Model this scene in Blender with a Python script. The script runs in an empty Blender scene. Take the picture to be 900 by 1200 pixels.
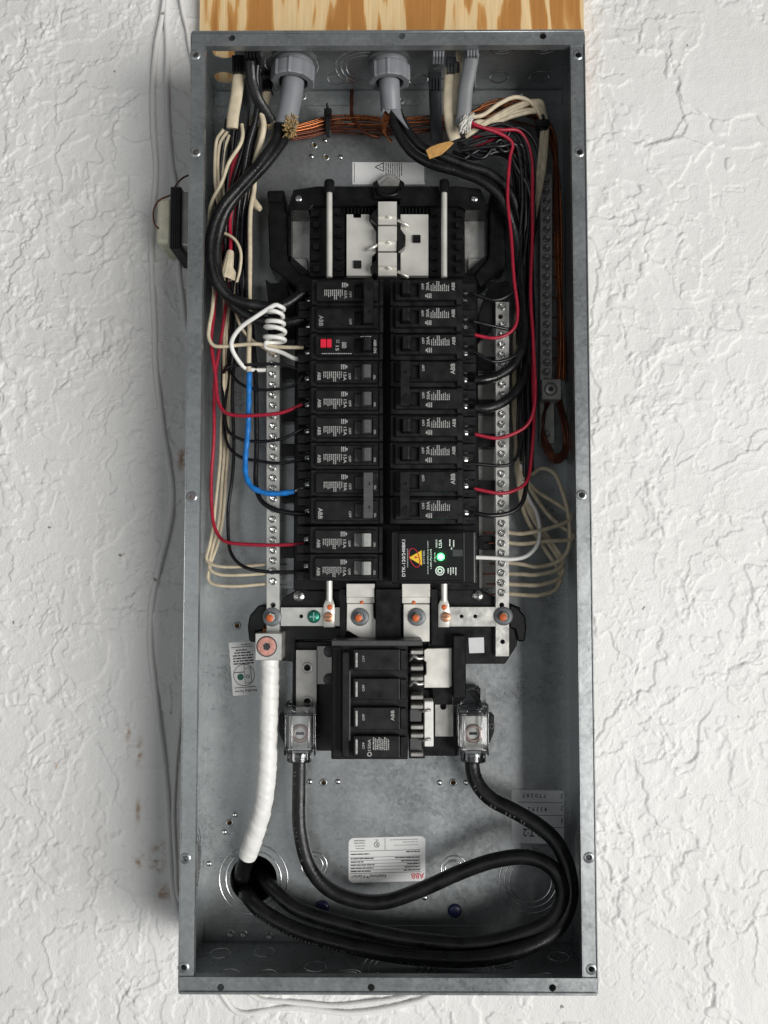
import bpy, bmesh, math, random
import numpy as np
from mathutils import Vector, Matrix, geometry
R = math.radians
random.seed(7)
scene = bpy.context.scene
COL = scene.collection

# ------------------------------------------------------------------ camera, world, lamps, exposure
F_PX = 978.1                        # focal length in pixels of a 900 x 1200 picture
CAM = Vector((.0014, -.8362, -.0549)); YAW = -.0063; PITCH = .0561
cam = bpy.data.cameras.new('camera'); cam_o = bpy.data.objects.new('camera', cam); COL.objects.link(cam_o)
cam.sensor_fit = 'VERTICAL'; cam.sensor_height = 36; cam.lens = 36 * F_PX / 1200
cam.clip_start = .01; cam.clip_end = 50
cam_o.location = CAM; cam_o.rotation_euler = (math.pi/2 + PITCH, 0, -YAW)
scene.camera = cam_o

world = bpy.data.worlds.new('World'); scene.world = world; world.use_nodes = True
bg = world.node_tree.nodes['Background']; bg.inputs[0].default_value = (.93, .96, 1, 1); bg.inputs[1].default_value = .115

def area(name, loc, target, sx, sy, power, col):
    l = bpy.data.lights.new(name, 'AREA'); l.shape = 'RECTANGLE'; l.size = sx; l.size_y = sy; l.energy = power; l.color = col
    o = bpy.data.objects.new(name, l); COL.objects.link(o); o.location = loc
    o.rotation_euler = (Vector(target) - Vector(loc)).to_track_quat('-Z', 'Y').to_euler()
    return o
area('doorway_light', (2.85, -3.35, -1.05), (0, 0, .0), 3.0, 2.1, 228, (1, .985, .96))
area('left_fill_light', (-1.4, -3.0, -.6), (0, 0, 0), 2.4, 2.0, 11, (.95, .98, 1))  # added fill that lifts the shadow left of the box, no real lamp

vs = scene.view_settings
vs.view_transform = 'Standard'; vs.look = 'None'; vs.gamma = 1; vs.exposure = 0; vs.use_curve_mapping = False
scene.render.engine = 'CYCLES'
scene.cycles.use_denoising = True
scene.cycles.max_bounces = 8; scene.cycles.transparent_max_bounces = 12

# ------------------------------------------------------------------ point of a picture position on the plane d metres before the back panel
_f = Vector((math.sin(YAW)*math.cos(PITCH), math.cos(YAW)*math.cos(PITCH), math.sin(PITCH)))
_r = Vector((math.cos(YAW), -math.sin(YAW), 0)); _u = _r.cross(_f)
def P(px, py, d):
    ray = _f + _r*((px-450)/F_PX) - _u*((py-600)/F_PX)
    t = (-d - CAM.y)/ray.y
    return CAM + ray*t
def S(px, d):                        # length in metres of px pixels at depth d
    return px*(CAM.y*-1 - d)/F_PX

# ------------------------------------------------------------------ materials
MATS = {}
def mat(name, base, rough=.5, metal=0, var=.0, vscale=60, bump=0, bscale=200, spec=.5, rvar=0, trans=0, coat=0, emit=None, stretch=None, sheen=0):
    if name in MATS: return MATS[name]
    m = bpy.data.materials.new(name); m.use_nodes = True; nt = m.node_tree; N = nt.nodes; L = nt.links
    b = N['Principled BSDF']
    b.inputs['Base Color'].default_value = (*base, 1); b.inputs['Roughness'].default_value = rough
    b.inputs['Metallic'].default_value = metal; b.inputs['Specular IOR Level'].default_value = spec
    if trans: b.inputs['Transmission Weight'].default_value = trans
    if coat: b.inputs['Coat Weight'].default_value = coat
    if emit: b.inputs['Emission Color'].default_value = (*emit[0], 1); b.inputs['Emission Strength'].default_value = emit[1]
    if var or bump or rvar:
        tc = N.new('ShaderNodeTexCoord'); src = tc.outputs['Object']
        if stretch:
            mp = N.new('ShaderNodeMapping'); mp.inputs['Scale'].default_value = stretch; L.new(src, mp.inputs[0]); src = mp.outputs[0]
    if var or rvar:
        n = N.new('ShaderNodeTexNoise'); n.inputs['Scale'].default_value = vscale; n.inputs['Detail'].default_value = 6; L.new(src, n.inputs['Vector'])
        if var:
            mr = N.new('ShaderNodeMapRange'); mr.inputs[1].default_value = .3; mr.inputs[2].default_value = .7; mr.inputs[3].default_value = 1-var; mr.inputs[4].default_value = 1+var
            L.new(n.outputs['Fac'], mr.inputs[0])
            hs = N.new('ShaderNodeHueSaturation'); hs.inputs['Color'].default_value = (*base, 1); L.new(mr.outputs[0], hs.inputs['Value'])
            L.new(hs.outputs[0], b.inputs['Base Color'])
        if rvar:
            m2 = N.new('ShaderNodeMapRange'); m2.inputs[1].default_value = .3; m2.inputs[2].default_value = .7; m2.inputs[3].default_value = max(.03, rough-rvar); m2.inputs[4].default_value = rough+rvar
            L.new(n.outputs['Fac'], m2.inputs[0]); L.new(m2.outputs[0], b.inputs['Roughness'])
    if bump:
        n2 = N.new('ShaderNodeTexNoise'); n2.inputs['Scale'].default_value = bscale; n2.inputs['Detail'].default_value = 4; L.new(src, n2.inputs['Vector'])
        bp = N.new('ShaderNodeBump'); bp.inputs['Strength'].default_value = bump; bp.inputs['Distance'].default_value = .001
        L.new(n2.outputs['Fac'], bp.inputs['Height']); L.new(bp.outputs[0], b.inputs['Normal'])
    MATS[name] = m; return m

def galv_material():
    m = bpy.data.materials.new('galvanised_steel'); m.use_nodes = True; nt = m.node_tree; N = nt.nodes; L = nt.links
    b = N['Principled BSDF']; b.inputs['Metallic'].default_value = .72
    tc = N.new('ShaderNodeTexCoord')
    v = N.new('ShaderNodeTexVoronoi'); v.inputs['Scale'].default_value = 260; L.new(tc.outputs['Object'], v.inputs['Vector'])
    n = N.new('ShaderNodeTexNoise'); n.inputs['Scale'].default_value = 14; n.inputs['Detail'].default_value = 8; n.inputs['Roughness'].default_value = .62; L.new(tc.outputs['Object'], n.inputs['Vector'])
    fine = N.new('ShaderNodeTexNoise'); fine.inputs['Scale'].default_value = 420; fine.inputs['Detail'].default_value = 3; L.new(tc.outputs['Object'], fine.inputs['Vector'])
    sep = N.new('ShaderNodeSeparateColor'); L.new(v.outputs['Color'], sep.inputs[0])
    a1 = N.new('ShaderNodeMath'); a1.operation = 'MULTIPLY'; a1.inputs[1].default_value = .07; L.new(sep.outputs[0], a1.inputs[0])
    a2 = N.new('ShaderNodeMath'); a2.operation = 'MULTIPLY_ADD'; a2.inputs[1].default_value = .42; L.new(n.outputs['Fac'], a2.inputs[0]); L.new(a1.outputs[0], a2.inputs[2])
    a3 = N.new('ShaderNodeMath'); a3.operation = 'MULTIPLY_ADD'; a3.inputs[1].default_value = .16; L.new(fine.outputs['Fac'], a3.inputs[0]); L.new(a2.outputs[0], a3.inputs[2])
    cr = N.new('ShaderNodeValToRGB'); e = cr.color_ramp.elements
    e[0].position = .2; e[0].color = (.26, .276, .28, 1); e[1].position = .52; e[1].color = (.48, .503, .507, 1)
    L.new(a3.outputs[0], cr.inputs[0]); L.new(cr.outputs[0], b.inputs['Base Color'])
    mr = N.new('ShaderNodeMapRange'); mr.inputs[1].default_value = .2; mr.inputs[2].default_value = .52; mr.inputs[3].default_value = .24; mr.inputs[4].default_value = .46
    L.new(a3.outputs[0], mr.inputs[0]); L.new(mr.outputs[0], b.inputs['Roughness'])
    bp = N.new('ShaderNodeBump'); bp.inputs['Strength'].default_value = .3; bp.inputs['Distance'].default_value = .002
    L.new(n.outputs['Fac'], bp.inputs['Height']); L.new(bp.outputs[0], b.inputs['Normal'])
    return m
GALV = galv_material()
BLK = mat('black_breaker_plastic', (.0085, .0085, .009), .38, 0, .45, 90, .15, 900, .3, .1)
BLK2 = mat('black_chassis_plastic', (.0055, .0055, .006), .33, 0, .4, 90, .1, 700, .3, .08)
HGREY = mat('grey_handle_plastic', (.075, .075, .076), .45, 0, .15, 300, .1, 900, .4)
HLIGHT = mat('pale_handle_plastic', (.33, .34, .32), .45, 0, .12, 300, .1, 900, .4)
RUB = mat('black_cable_jacket', (.0065, .0065, .007), .36, 0, .6, 70, .3, 400, .42, .12)
WBLK = mat('black_wire_insulation', (.006, .006, .0075), .33, 0, .3, 200, .1, 600, .45, .08)
WRED = mat('red_wire_insulation', (.36, .014, .036), .38, 0, .2, 150, .1, 600, .4)
WBLU = mat('blue_tape', (.012, .17, .52), .36, 0, .2, 200, .35, 260, .4)
WCRM = mat('cream_wire_insulation', (.58, .50, .36), .42, 0, .15, 150, .1, 600, .4)
WOLV = mat('shaded_cream_wire_insulation', (.54, .465, .335), .5, 0, .2, 150, .1, 600, .35)  # aged cream in a darker copy, shade of the right side put into the colour
WWHT = mat('white_wire_insulation', (.80, .79, .75), .35, 0, .06, 150, .05, 600, .4)
TAPEW = mat('white_tape', (.82, .81, .78), .38, 0, .06, 90, .35, 160, .4)
COPR = mat('bare_copper', (.36, .125, .05), .33, 1, .35, 160, .1, 500, .5, .1)
BRNW = mat('brown_varnished_copper', (.12, .040, .022), .4, .7, .35, 160, .1, 500, .5, .1)
TIN = mat('tinned_aluminium', (.66, .65, .61), .33, .75, .12, 90, .12, 300, .5, .08)
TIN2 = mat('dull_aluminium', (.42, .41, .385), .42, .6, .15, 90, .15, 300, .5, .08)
TINB = mat('bright_bus_plate', (.78, .76, .70), .35, .45, .08, 60, .05, 300, .5, .06)
ZINC = mat('zinc_screw', (.62, .62, .60), .22, 1, .2, 300, .05, 400, .5, .06)
GRNS = mat('green_screw', (.03, .24, .17), .3, .6, .2, 300, .05, 400)
ORNG = mat('orange_torque_paint', (.62, .13, .03), .5, 0, .2, 300)
PINK = mat('pink_torque_paint', (.56, .27, .22), .5, 0, .25, 400, .1, 400)
PVC = mat('grey_pvc', (.21, .22, .235), .40, 0, .1, 60, .08, 300, .4)
PVC2 = mat('grey_cable_jacket', (.17, .175, .18), .45, 0, .15, 60, .1, 300, .35)
DGRY = mat('dark_grey_jacket', (.04, .042, .046), .45, 0, .2, 60, .1, 300, .35)
RUBR = mat('grey_washer', (.16, .17, .18), .45, .2, .1, 200)
BURL = mat('frayed_fibre', (.42, .29, .12), .8, 0, .3, 400)
HEMP = mat('white_fibre', (.75, .73, .68), .7, 0, .1, 400)
PAPR = mat('label_paper', (.70, .70, .69), .45, 0, .04, 80)
PAPD = mat('grey_label_paper', (.74, .75, .75), .5, 0, .05, 80)
INK = mat('black_ink', (.03, .03, .033), .6)
INKW = mat('white_ink', (.40, .40, .385), .6, 0, .5, 700)
INKG = mat('grey_ink', (.26, .26, .25), .6)
INKB = mat('bright_white_ink', (.72, .72, .72), .55)
INKR = mat('red_ink', (.58, .02, .05), .5)
REDB = mat('red_button_plastic', (.70, .02, .05), .35)
YELL = mat('yellow_ink', (.80, .52, .02), .5)
NAVY = mat('dark_blue_plug', (.012, .016, .06), .35)
LED = mat('green_led', (.05, .5, .12), .3, emit=((.10, 1, .25), 2.6))
LED2 = mat('green_led_core', (.6, .9, .6), .3, emit=((.55, 1, .62), 4))
def clear_material():
    m = bpy.data.materials.new('clear_plastic'); m.use_nodes = True; nt = m.node_tree; N = nt.nodes; L = nt.links
    N.remove(N['Principled BSDF']); out = N['Material Output']
    tr_ = N.new('ShaderNodeBsdfTransparent'); tr_.inputs[0].default_value = (.97, .975, .98, 1)
    gl = N.new('ShaderNodeBsdfGlossy'); gl.inputs['Roughness'].default_value = .10
    fr = N.new('ShaderNodeFresnel'); fr.inputs[0].default_value = 1.7
    mx = N.new('ShaderNodeMixShader'); L.new(fr.outputs[0], mx.inputs[0]); L.new(tr_.outputs[0], mx.inputs[1]); L.new(gl.outputs[0], mx.inputs[2]); L.new(mx.outputs[0], out.inputs[0])
    return m
CLEAR = clear_material()
CREAMB = mat('cream_painted_steel', (.62, .60, .47), .45, .1, .15, 90, .1, 200)
CARD = mat('brown_kraft_paper', (.50, .27, .08), .7, 0, .2, 200, .2, 200)

def paint_material():
    m = bpy.data.materials.new('white_wall_paint'); m.use_nodes = True; nt = m.node_tree; N = nt.nodes; L = nt.links
    b = N['Principled BSDF']; b.inputs['Roughness'].default_value = .52; b.inputs['Specular IOR Level'].default_value = .35
    tc = N.new('ShaderNodeTexCoord')
    n = N.new('ShaderNodeTexNoise'); n.inputs['Scale'].default_value = 3.2; n.inputs['Detail'].default_value = 7; L.new(tc.outputs['Object'], n.inputs['Vector'])
    cr = N.new('ShaderNodeValToRGB'); e = cr.color_ramp.elements
    e[0].position = .32; e[0].color = (.735, .725, .70, 1); e[1].position = .68; e[1].color = (.79, .785, .77, 1)
    L.new(n.outputs['Fac'], cr.inputs[0])
    # small dark specks and a few rusty stains
    sp = N.new('ShaderNodeTexNoise'); sp.inputs['Scale'].default_value = 75; sp.inputs['Detail'].default_value = 2; L.new(tc.outputs['Object'], sp.inputs['Vector'])
    mr = N.new('ShaderNodeMapRange'); mr.inputs[1].default_value = .775; mr.inputs[2].default_value = .80; L.new(sp.outputs['Fac'], mr.inputs[0])
    mx = N.new('ShaderNodeMix'); mx.data_type = 'RGBA'; mx.inputs[7].default_value = (.30, .27, .24, 1)
    L.new(mr.outputs[0], mx.inputs[0]); L.new(cr.outputs[0], mx.inputs[6])
    at = N.new('ShaderNodeAttribute'); at.attribute_name = 'rust'
    rn = N.new('ShaderNodeTexNoise'); rn.inputs['Scale'].default_value = 130; rn.inputs['Detail'].default_value = 4; L.new(tc.outputs['Object'], rn.inputs['Vector'])
    rm = N.new('ShaderNodeMapRange'); rm.inputs[1].default_value = .42; rm.inputs[2].default_value = .6; L.new(rn.outputs['Fac'], rm.inputs[0])
    mu = N.new('ShaderNodeMath'); mu.operation = 'MULTIPLY'; L.new(at.outputs['Fac'], mu.inputs[0]); L.new(rm.outputs[0], mu.inputs[1])
    mx2 = N.new('ShaderNodeMix'); mx2.data_type = 'RGBA'; mx2.inputs[7].default_value = (.34, .19, .085, 1)
    L.new(mu.outputs[0], mx2.inputs[0]); L.new(mx.outputs[2], mx2.inputs[6]); L.new(mx2.outputs[2], b.inputs['Base Color'])
    f = N.new('ShaderNodeTexNoise'); f.inputs['Scale'].default_value = 520; f.inputs['Detail'].default_value = 6; L.new(tc.outputs['Object'], f.inputs['Vector'])
    bp = N.new('ShaderNodeBump'); bp.inputs['Strength'].default_value = .5; bp.inputs['Distance'].default_value = .0012
    L.new(f.outputs['Fac'], bp.inputs['Height']); L.new(bp.outputs[0], b.inputs['Normal'])
    return m
PAINT = paint_material()

def plywood_material():
    m = bpy.data.materials.new('plywood'); m.use_nodes = True; nt = m.node_tree; N = nt.nodes; L = nt.links
    b = N['Principled BSDF']; b.inputs['Roughness'].default_value = .55
    tc = N.new('ShaderNodeTexCoord')
    mp = N.new('ShaderNodeMapping'); mp.inputs['Scale'].default_value = (1, 1, .11); L.new(tc.outputs['Object'], mp.inputs[0])
    n = N.new('ShaderNodeTexNoise'); n.inputs['Scale'].default_value = 22; n.inputs['Detail'].default_value = 4; n.inputs['Distortion'].default_value = .25; L.new(mp.outputs[0], n.inputs['Vector'])
    w = N.new('ShaderNodeMath'); w.operation = 'MULTIPLY'; w.inputs[1].default_value = 5.0; L.new(n.outputs['Fac'], w.inputs[0])
    pp = N.new('ShaderNodeMath'); pp.operation = 'PINGPONG'; pp.inputs[1].default_value = .5; L.new(w.outputs[0], pp.inputs[0])
    cr = N.new('ShaderNodeValToRGB'); e = cr.color_ramp.elements
    e[0].position = .18; e[0].color = (.48, .215, .055, 1); e[1].position = .6; e[1].color = (.86, .66, .38, 1)
    x = e.new(.29); x.color = (.60, .31, .095, 1); x = e.new(.33); x.color = (.80, .56, .28, 1)
    L.new(pp.outputs[0], cr.inputs[0])
    mp2 = N.new('ShaderNodeMapping'); mp2.inputs['Scale'].default_value = (1, 1, .03); L.new(tc.outputs['Object'], mp2.inputs[0])
    n2 = N.new('ShaderNodeTexNoise'); n2.inputs['Scale'].default_value = 700; n2.inputs['Detail'].default_value = 3; L.new(mp2.outputs[0], n2.inputs['Vector'])
    mr = N.new('ShaderNodeMapRange'); mr.inputs[3].default_value = .74; mr.inputs[4].default_value = 1.16; L.new(n2.outputs['Fac'], mr.inputs[0])
    hs = N.new('ShaderNodeHueSaturation'); L.new(cr.outputs[0], hs.inputs['Color']); L.new(mr.outputs[0], hs.inputs['Value']); L.new(hs.outputs[0], b.inputs['Base Color'])
    bp = N.new('ShaderNodeBump'); bp.inputs['Strength'].default_value = .25; bp.inputs['Distance'].default_value = .0005
    L.new(n2.outputs['Fac'], bp.inputs['Height']); L.new(bp.outputs[0], b.inputs['Normal'])
    return m
PLY = plywood_material()

# ------------------------------------------------------------------ mesh building
class MB:
    def __init__(s): s.bm = bmesh.new()
    def box(s, x0, x1, y0, y1, z0, z1, bev=0, seg=1):
        c = [(min(x0, x1), max(x0, x1)), (min(y0, y1), max(y0, y1)), (min(z0, z1), max(z0, z1))]
        v = [s.bm.verts.new((c[0][i], c[1][j], c[2][k])) for i in (0, 1) for j in (0, 1) for k in (0, 1)]
        fs = [s.bm.faces.new([v[i] for i in q]) for q in ((0, 1, 3, 2), (4, 6, 7, 5), (0, 4, 5, 1), (2, 3, 7, 6), (0, 2, 6, 4), (1, 5, 7, 3))]
        if bev:
            m = min(b-a for a, b in c)
            es = list({e for f in fs for e in f.edges})
            bmesh.ops.bevel(s.bm, geom=es, offset=min(bev, m*.45), segments=seg, affect='EDGES', profile=.5)
        return s
    def pbox(s, px0, py0, px1, py1, d0, d1, bev=.0004):
        a, b = P(px0, py0, d1), P(px1, py1, d1)
        return s.box(a.x, b.x, -d1, -d0, b.z, a.z, bev)
    def prism(s, pts, d0, d1, bev=0, holes=()):
        """pts: list of (x,z); extruded from depth d0 to d1"""
        loops = [[Vector((x, 0, z)) for x, z in pts]] + [[Vector((x, 0, z)) for x, z in h] for h in holes]
        flat = [v for l in loops for v in l]
        tris = geometry.tessellate_polygon([[Vector((v.x, v.z, 0)) for v in l] for l in loops])
        A = [s.bm.verts.new((v.x, -d1, v.z)) for v in flat]; B = [s.bm.verts.new((v.x, -d0, v.z)) for v in flat]
        new = []
        if holes or len(pts) > 40:
            for t in tris:
                for V in (A, B):
                    try: new.append(s.bm.faces.new([V[i] for i in t]))
                    except ValueError: pass
        else:
            new.append(s.bm.faces.new(A)); new.append(s.bm.faces.new(B))
        k = 0
        for l in loops:
            n = len(l)
            for i in range(n):
                j = (i+1) % n
                new.append(s.bm.faces.new((A[k+i], A[k+j], B[k+j], B[k+i])))
            k += n
        bmesh.ops.recalc_face_normals(s.bm, faces=new)
        if bev and not holes:
            es = {e for f in new for e in f.edges}
            bmesh.ops.bevel(s.bm, geom=list(es), offset=bev, segments=1, affect='EDGES', profile=.5)
        return s
    def pprism(s, pp, d0, d1, bev=0, holes=()):
        f = lambda L: [(P(x, y, d1).x, P(x, y, d1).z) for x, y in L]
        return s.prism(f(pp), d0, d1, bev, [f(h) for h in holes])
    def tube(s, pts, r, n=10, cap=True, jitter=0, flat=None, rf=None):
        """pts world vectors; r number or list; flat=(scale_a, scale_b) squashes the section"""
        m = len(pts); rs = r if hasattr(r, '__len__') else [r]*m
        rings = []; prev = None
        for i in range(m):
            t = (pts[min(i+1, m-1)] - pts[max(i-1, 0)])
            t = t.normalized() if t.length > 1e-9 else Vector((0, 0, 1))
            if prev is None:
                a = Vector((0, 1, 0)); a = a - t*a.dot(t)
                if a.length < .1: a = Vector((1, 0, 0)) - t*t.x
            else: a = prev - t*prev.dot(t)
            a.normalize(); prev = a; b = t.cross(a)
            fa, fb = flat or (1, 1)
            rings.append([s.bm.verts.new(pts[i] + (a*math.cos(q)*fa + b*math.sin(q)*fb)*(rs[i]*(1+(random.uniform(-jitter, jitter) if jitter else 0))*(rf(i, k/n) if rf else 1))) for k, q in enumerate([2*math.pi*k/n for k in range(n)])])
        for i in range(m-1):
            for k in range(n):
                f = s.bm.faces.new((rings[i][k], rings[i][(k+1) % n], rings[i+1][(k+1) % n], rings[i+1][k])); f.smooth = True
        if cap:
            s.bm.faces.new(rings[0][::-1]); s.bm.faces.new(rings[-1])
        return s
    def lathe(s, p, axis, prof, n=24, smooth=True, rib=None):
        """prof: (t along axis, radius); axis unit vector"""
        ax = Vector(axis).normalized(); a = ax.orthogonal().normalized(); b = ax.cross(a); p = Vector(p)
        rings = []
        for t, r in prof:
            if r < 1e-7: rings.append([s.bm.verts.new(p+ax*t)])
            else:
                rings.append([s.bm.verts.new(p + ax*t + (a*math.cos(q)+b*math.sin(q))*(r*(rib(k, r) if rib else 1))) for k, q in enumerate([2*math.pi*k/n for k in range(n)])])
        for A, B in zip(rings, rings[1:]):
            for k in range(n):
                k2 = (k+1) % n
                if len(A) == 1 and len(B) == 1: continue
                if len(A) == 1: f = s.bm.faces.new((A[0], B[k], B[k2]))
                elif len(B) == 1: f = s.bm.faces.new((A[k], B[0], A[k2]))
                else: f = s.bm.faces.new((A[k], B[k], B[k2], A[k2]))
                f.smooth = smooth
        return s
    def quad(s, a, b, c, d):
        s.bm.faces.new([s.bm.verts.new(v) for v in (a, b, c, d)]); return s
    def mesh(s, name):
        bmesh.ops.recalc_face_normals(s.bm, faces=s.bm.faces[:])
        me = bpy.data.meshes.new(name); s.bm.to_mesh(me); s.bm.free(); return me
    def build(s, name, material, parent=None, sharp=None):
        me = s.mesh(name); me.materials.append(material)
        if sharp:
            try: me.set_sharp_from_angle(angle=R(sharp))
            except Exception: pass
        o = bpy.data.objects.new(name, me); COL.objects.link(o)
        if parent is not None: attach(o, parent)
        if name in ('fine_print', 'printed_line', 'frayed_fibres', 'cable_print'): o['kind'] = 'stuff'
        return o

def wpos(o):
    p = Vector(o.location)
    while o.parent is not None:
        o = o.parent; p = p + Vector(o.location)
    return p
def attach(o, parent):               # keeps the world place of a mesh built in world coordinates (parents carry no rotation)
    o.parent = parent; o.location = Vector(o.location) - wpos(parent)
def recenter(o):                     # moves the origin of a one-mesh thing into it
    me = o.data; c = sum((v.co for v in me.vertices), Vector())/len(me.vertices)
    me.transform(Matrix.Translation(-c)); o.location = o.location + c
    return o
def tag(o, label, cat, group=None, kind=None):
    if label: o['label'] = label
    if cat: o['category'] = cat
    if group: o['group'] = group
    if kind: o['kind'] = kind
    return o
def thing(name, loc, label, cat, group=None):
    o = bpy.data.objects.new(name, None); COL.objects.link(o); o.location = loc; o.empty_display_size = .02
    return tag(o, label, cat, group)
def inst(me_o, name, loc, parent, rot=None):      # another object on the same mesh; loc is a world place
    o = bpy.data.objects.new(name, me_o.data if hasattr(me_o, 'data') else me_o); COL.objects.link(o)
    o.location = loc
    if rot: o.rotation_euler = rot
    if parent is not None: attach(o, parent)
    return o
def spline(ctrl, step=.003):
    """Catmull-Rom through control points (world vectors)"""
    p = [ctrl[0]*2-ctrl[1]] + list(ctrl) + [ctrl[-1]*2-ctrl[-2]]; out = []
    for i in range(1, len(p)-2):
        n = max(2, int((p[i+1]-p[i]).length/step))
        p0, p1, p2, p3 = p[i-1], p[i], p[i+1], p[i+2]
        t1 = (p2-p0)*.5; t2 = (p3-p1)*.5
        L = (p2-p1).length
        if t1.length > L*1.2: t1 = t1.normalized()*L*1.2
        if t2.length > L*1.2: t2 = t2.normalized()*L*1.2
        for k in range(n):
            u = k/n; u2 = u*u; u3 = u2*u
            out.append(p1*(2*u3-3*u2+1) + t1*(u3-2*u2+u) + p2*(-2*u3+3*u2) + t2*(u3-u2))
    out.append(ctrl[-1]); return out
def path(pp, d=None, step=.003):
    """pp: (px,py[,d]) control points"""
    c = [P(q[0], q[1], q[2] if len(q) > 2 else d) for q in pp]
    return spline(c, step)

# text
_tc = {}
def text_mesh(s):
    if s in _tc: return _tc[s]
    cu = bpy.data.curves.new('lettering', 'FONT'); cu.body = s; cu.size = 1; cu.align_x = 'CENTER'; cu.align_y = 'CENTER'; cu.resolution_u = 2; cu.offset = .012
    o = bpy.data.objects.new('lettering_source', cu); COL.objects.link(o)
    dg = bpy.context.evaluated_depsgraph_get(); dg.update()
    me = bpy.data.meshes.new_from_object(o.evaluated_get(dg)); bpy.data.objects.remove(o)
    me.name = 'lettering'
    xs = [v.co.x for v in me.vertices]; ys = [v.co.y for v in me.vertices]
    cx, cy = (min(xs)+max(xs))/2, (min(ys)+max(ys))/2
    for v in me.vertices: v.co.x -= cx; v.co.y -= cy
    _tc[s] = (me, max(xs)-min(xs), max(ys)-min(ys)); return _tc[s]
_tm = {}
def lettering(s, pos, length, height, ang, material, parent, name='lettering', local=False):
    """length x height box of the string; ang in-plane rotation seen from the front"""
    me, w, h = text_mesh(s)
    key = (s, material.name)
    if key not in _tm:
        m2 = me.copy(); m2.materials.clear(); m2.materials.append(material); _tm[key] = m2
    o = bpy.data.objects.new(name, _tm[key]); COL.objects.link(o)
    sx, sy = length/w, height/h
    u = Vector((math.cos(ang), 0, math.sin(ang))); v = Vector((-math.sin(ang), 0, math.cos(ang))); n = Vector((0, -1, 0))
    M = Matrix((u, v, n)).transposed().to_4x4()
    o.rotation_euler = M.to_euler(); o.scale = (sx, sy, 1); o.location = pos
    if parent is not None:
        if local: o.parent = parent
        else: attach(o, parent)
    return o
def strips(rects, d, thick=.00012):
    """rects: (x0,x1,z0,z1) world; thin printed bars"""
    m = MB()
    for x0, x1, z0, z1 in rects:
        m.quad((x0, -d-thick, z0), (x1, -d-thick, z0), (x1, -d-thick, z1), (x0, -d-thick, z1))
    return m

def circ(cx, cz, r, n=24): return [(cx+r*math.cos(2*math.pi*k/n), cz+r*math.sin(2*math.pi*k/n)) for k in range(n)]

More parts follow.
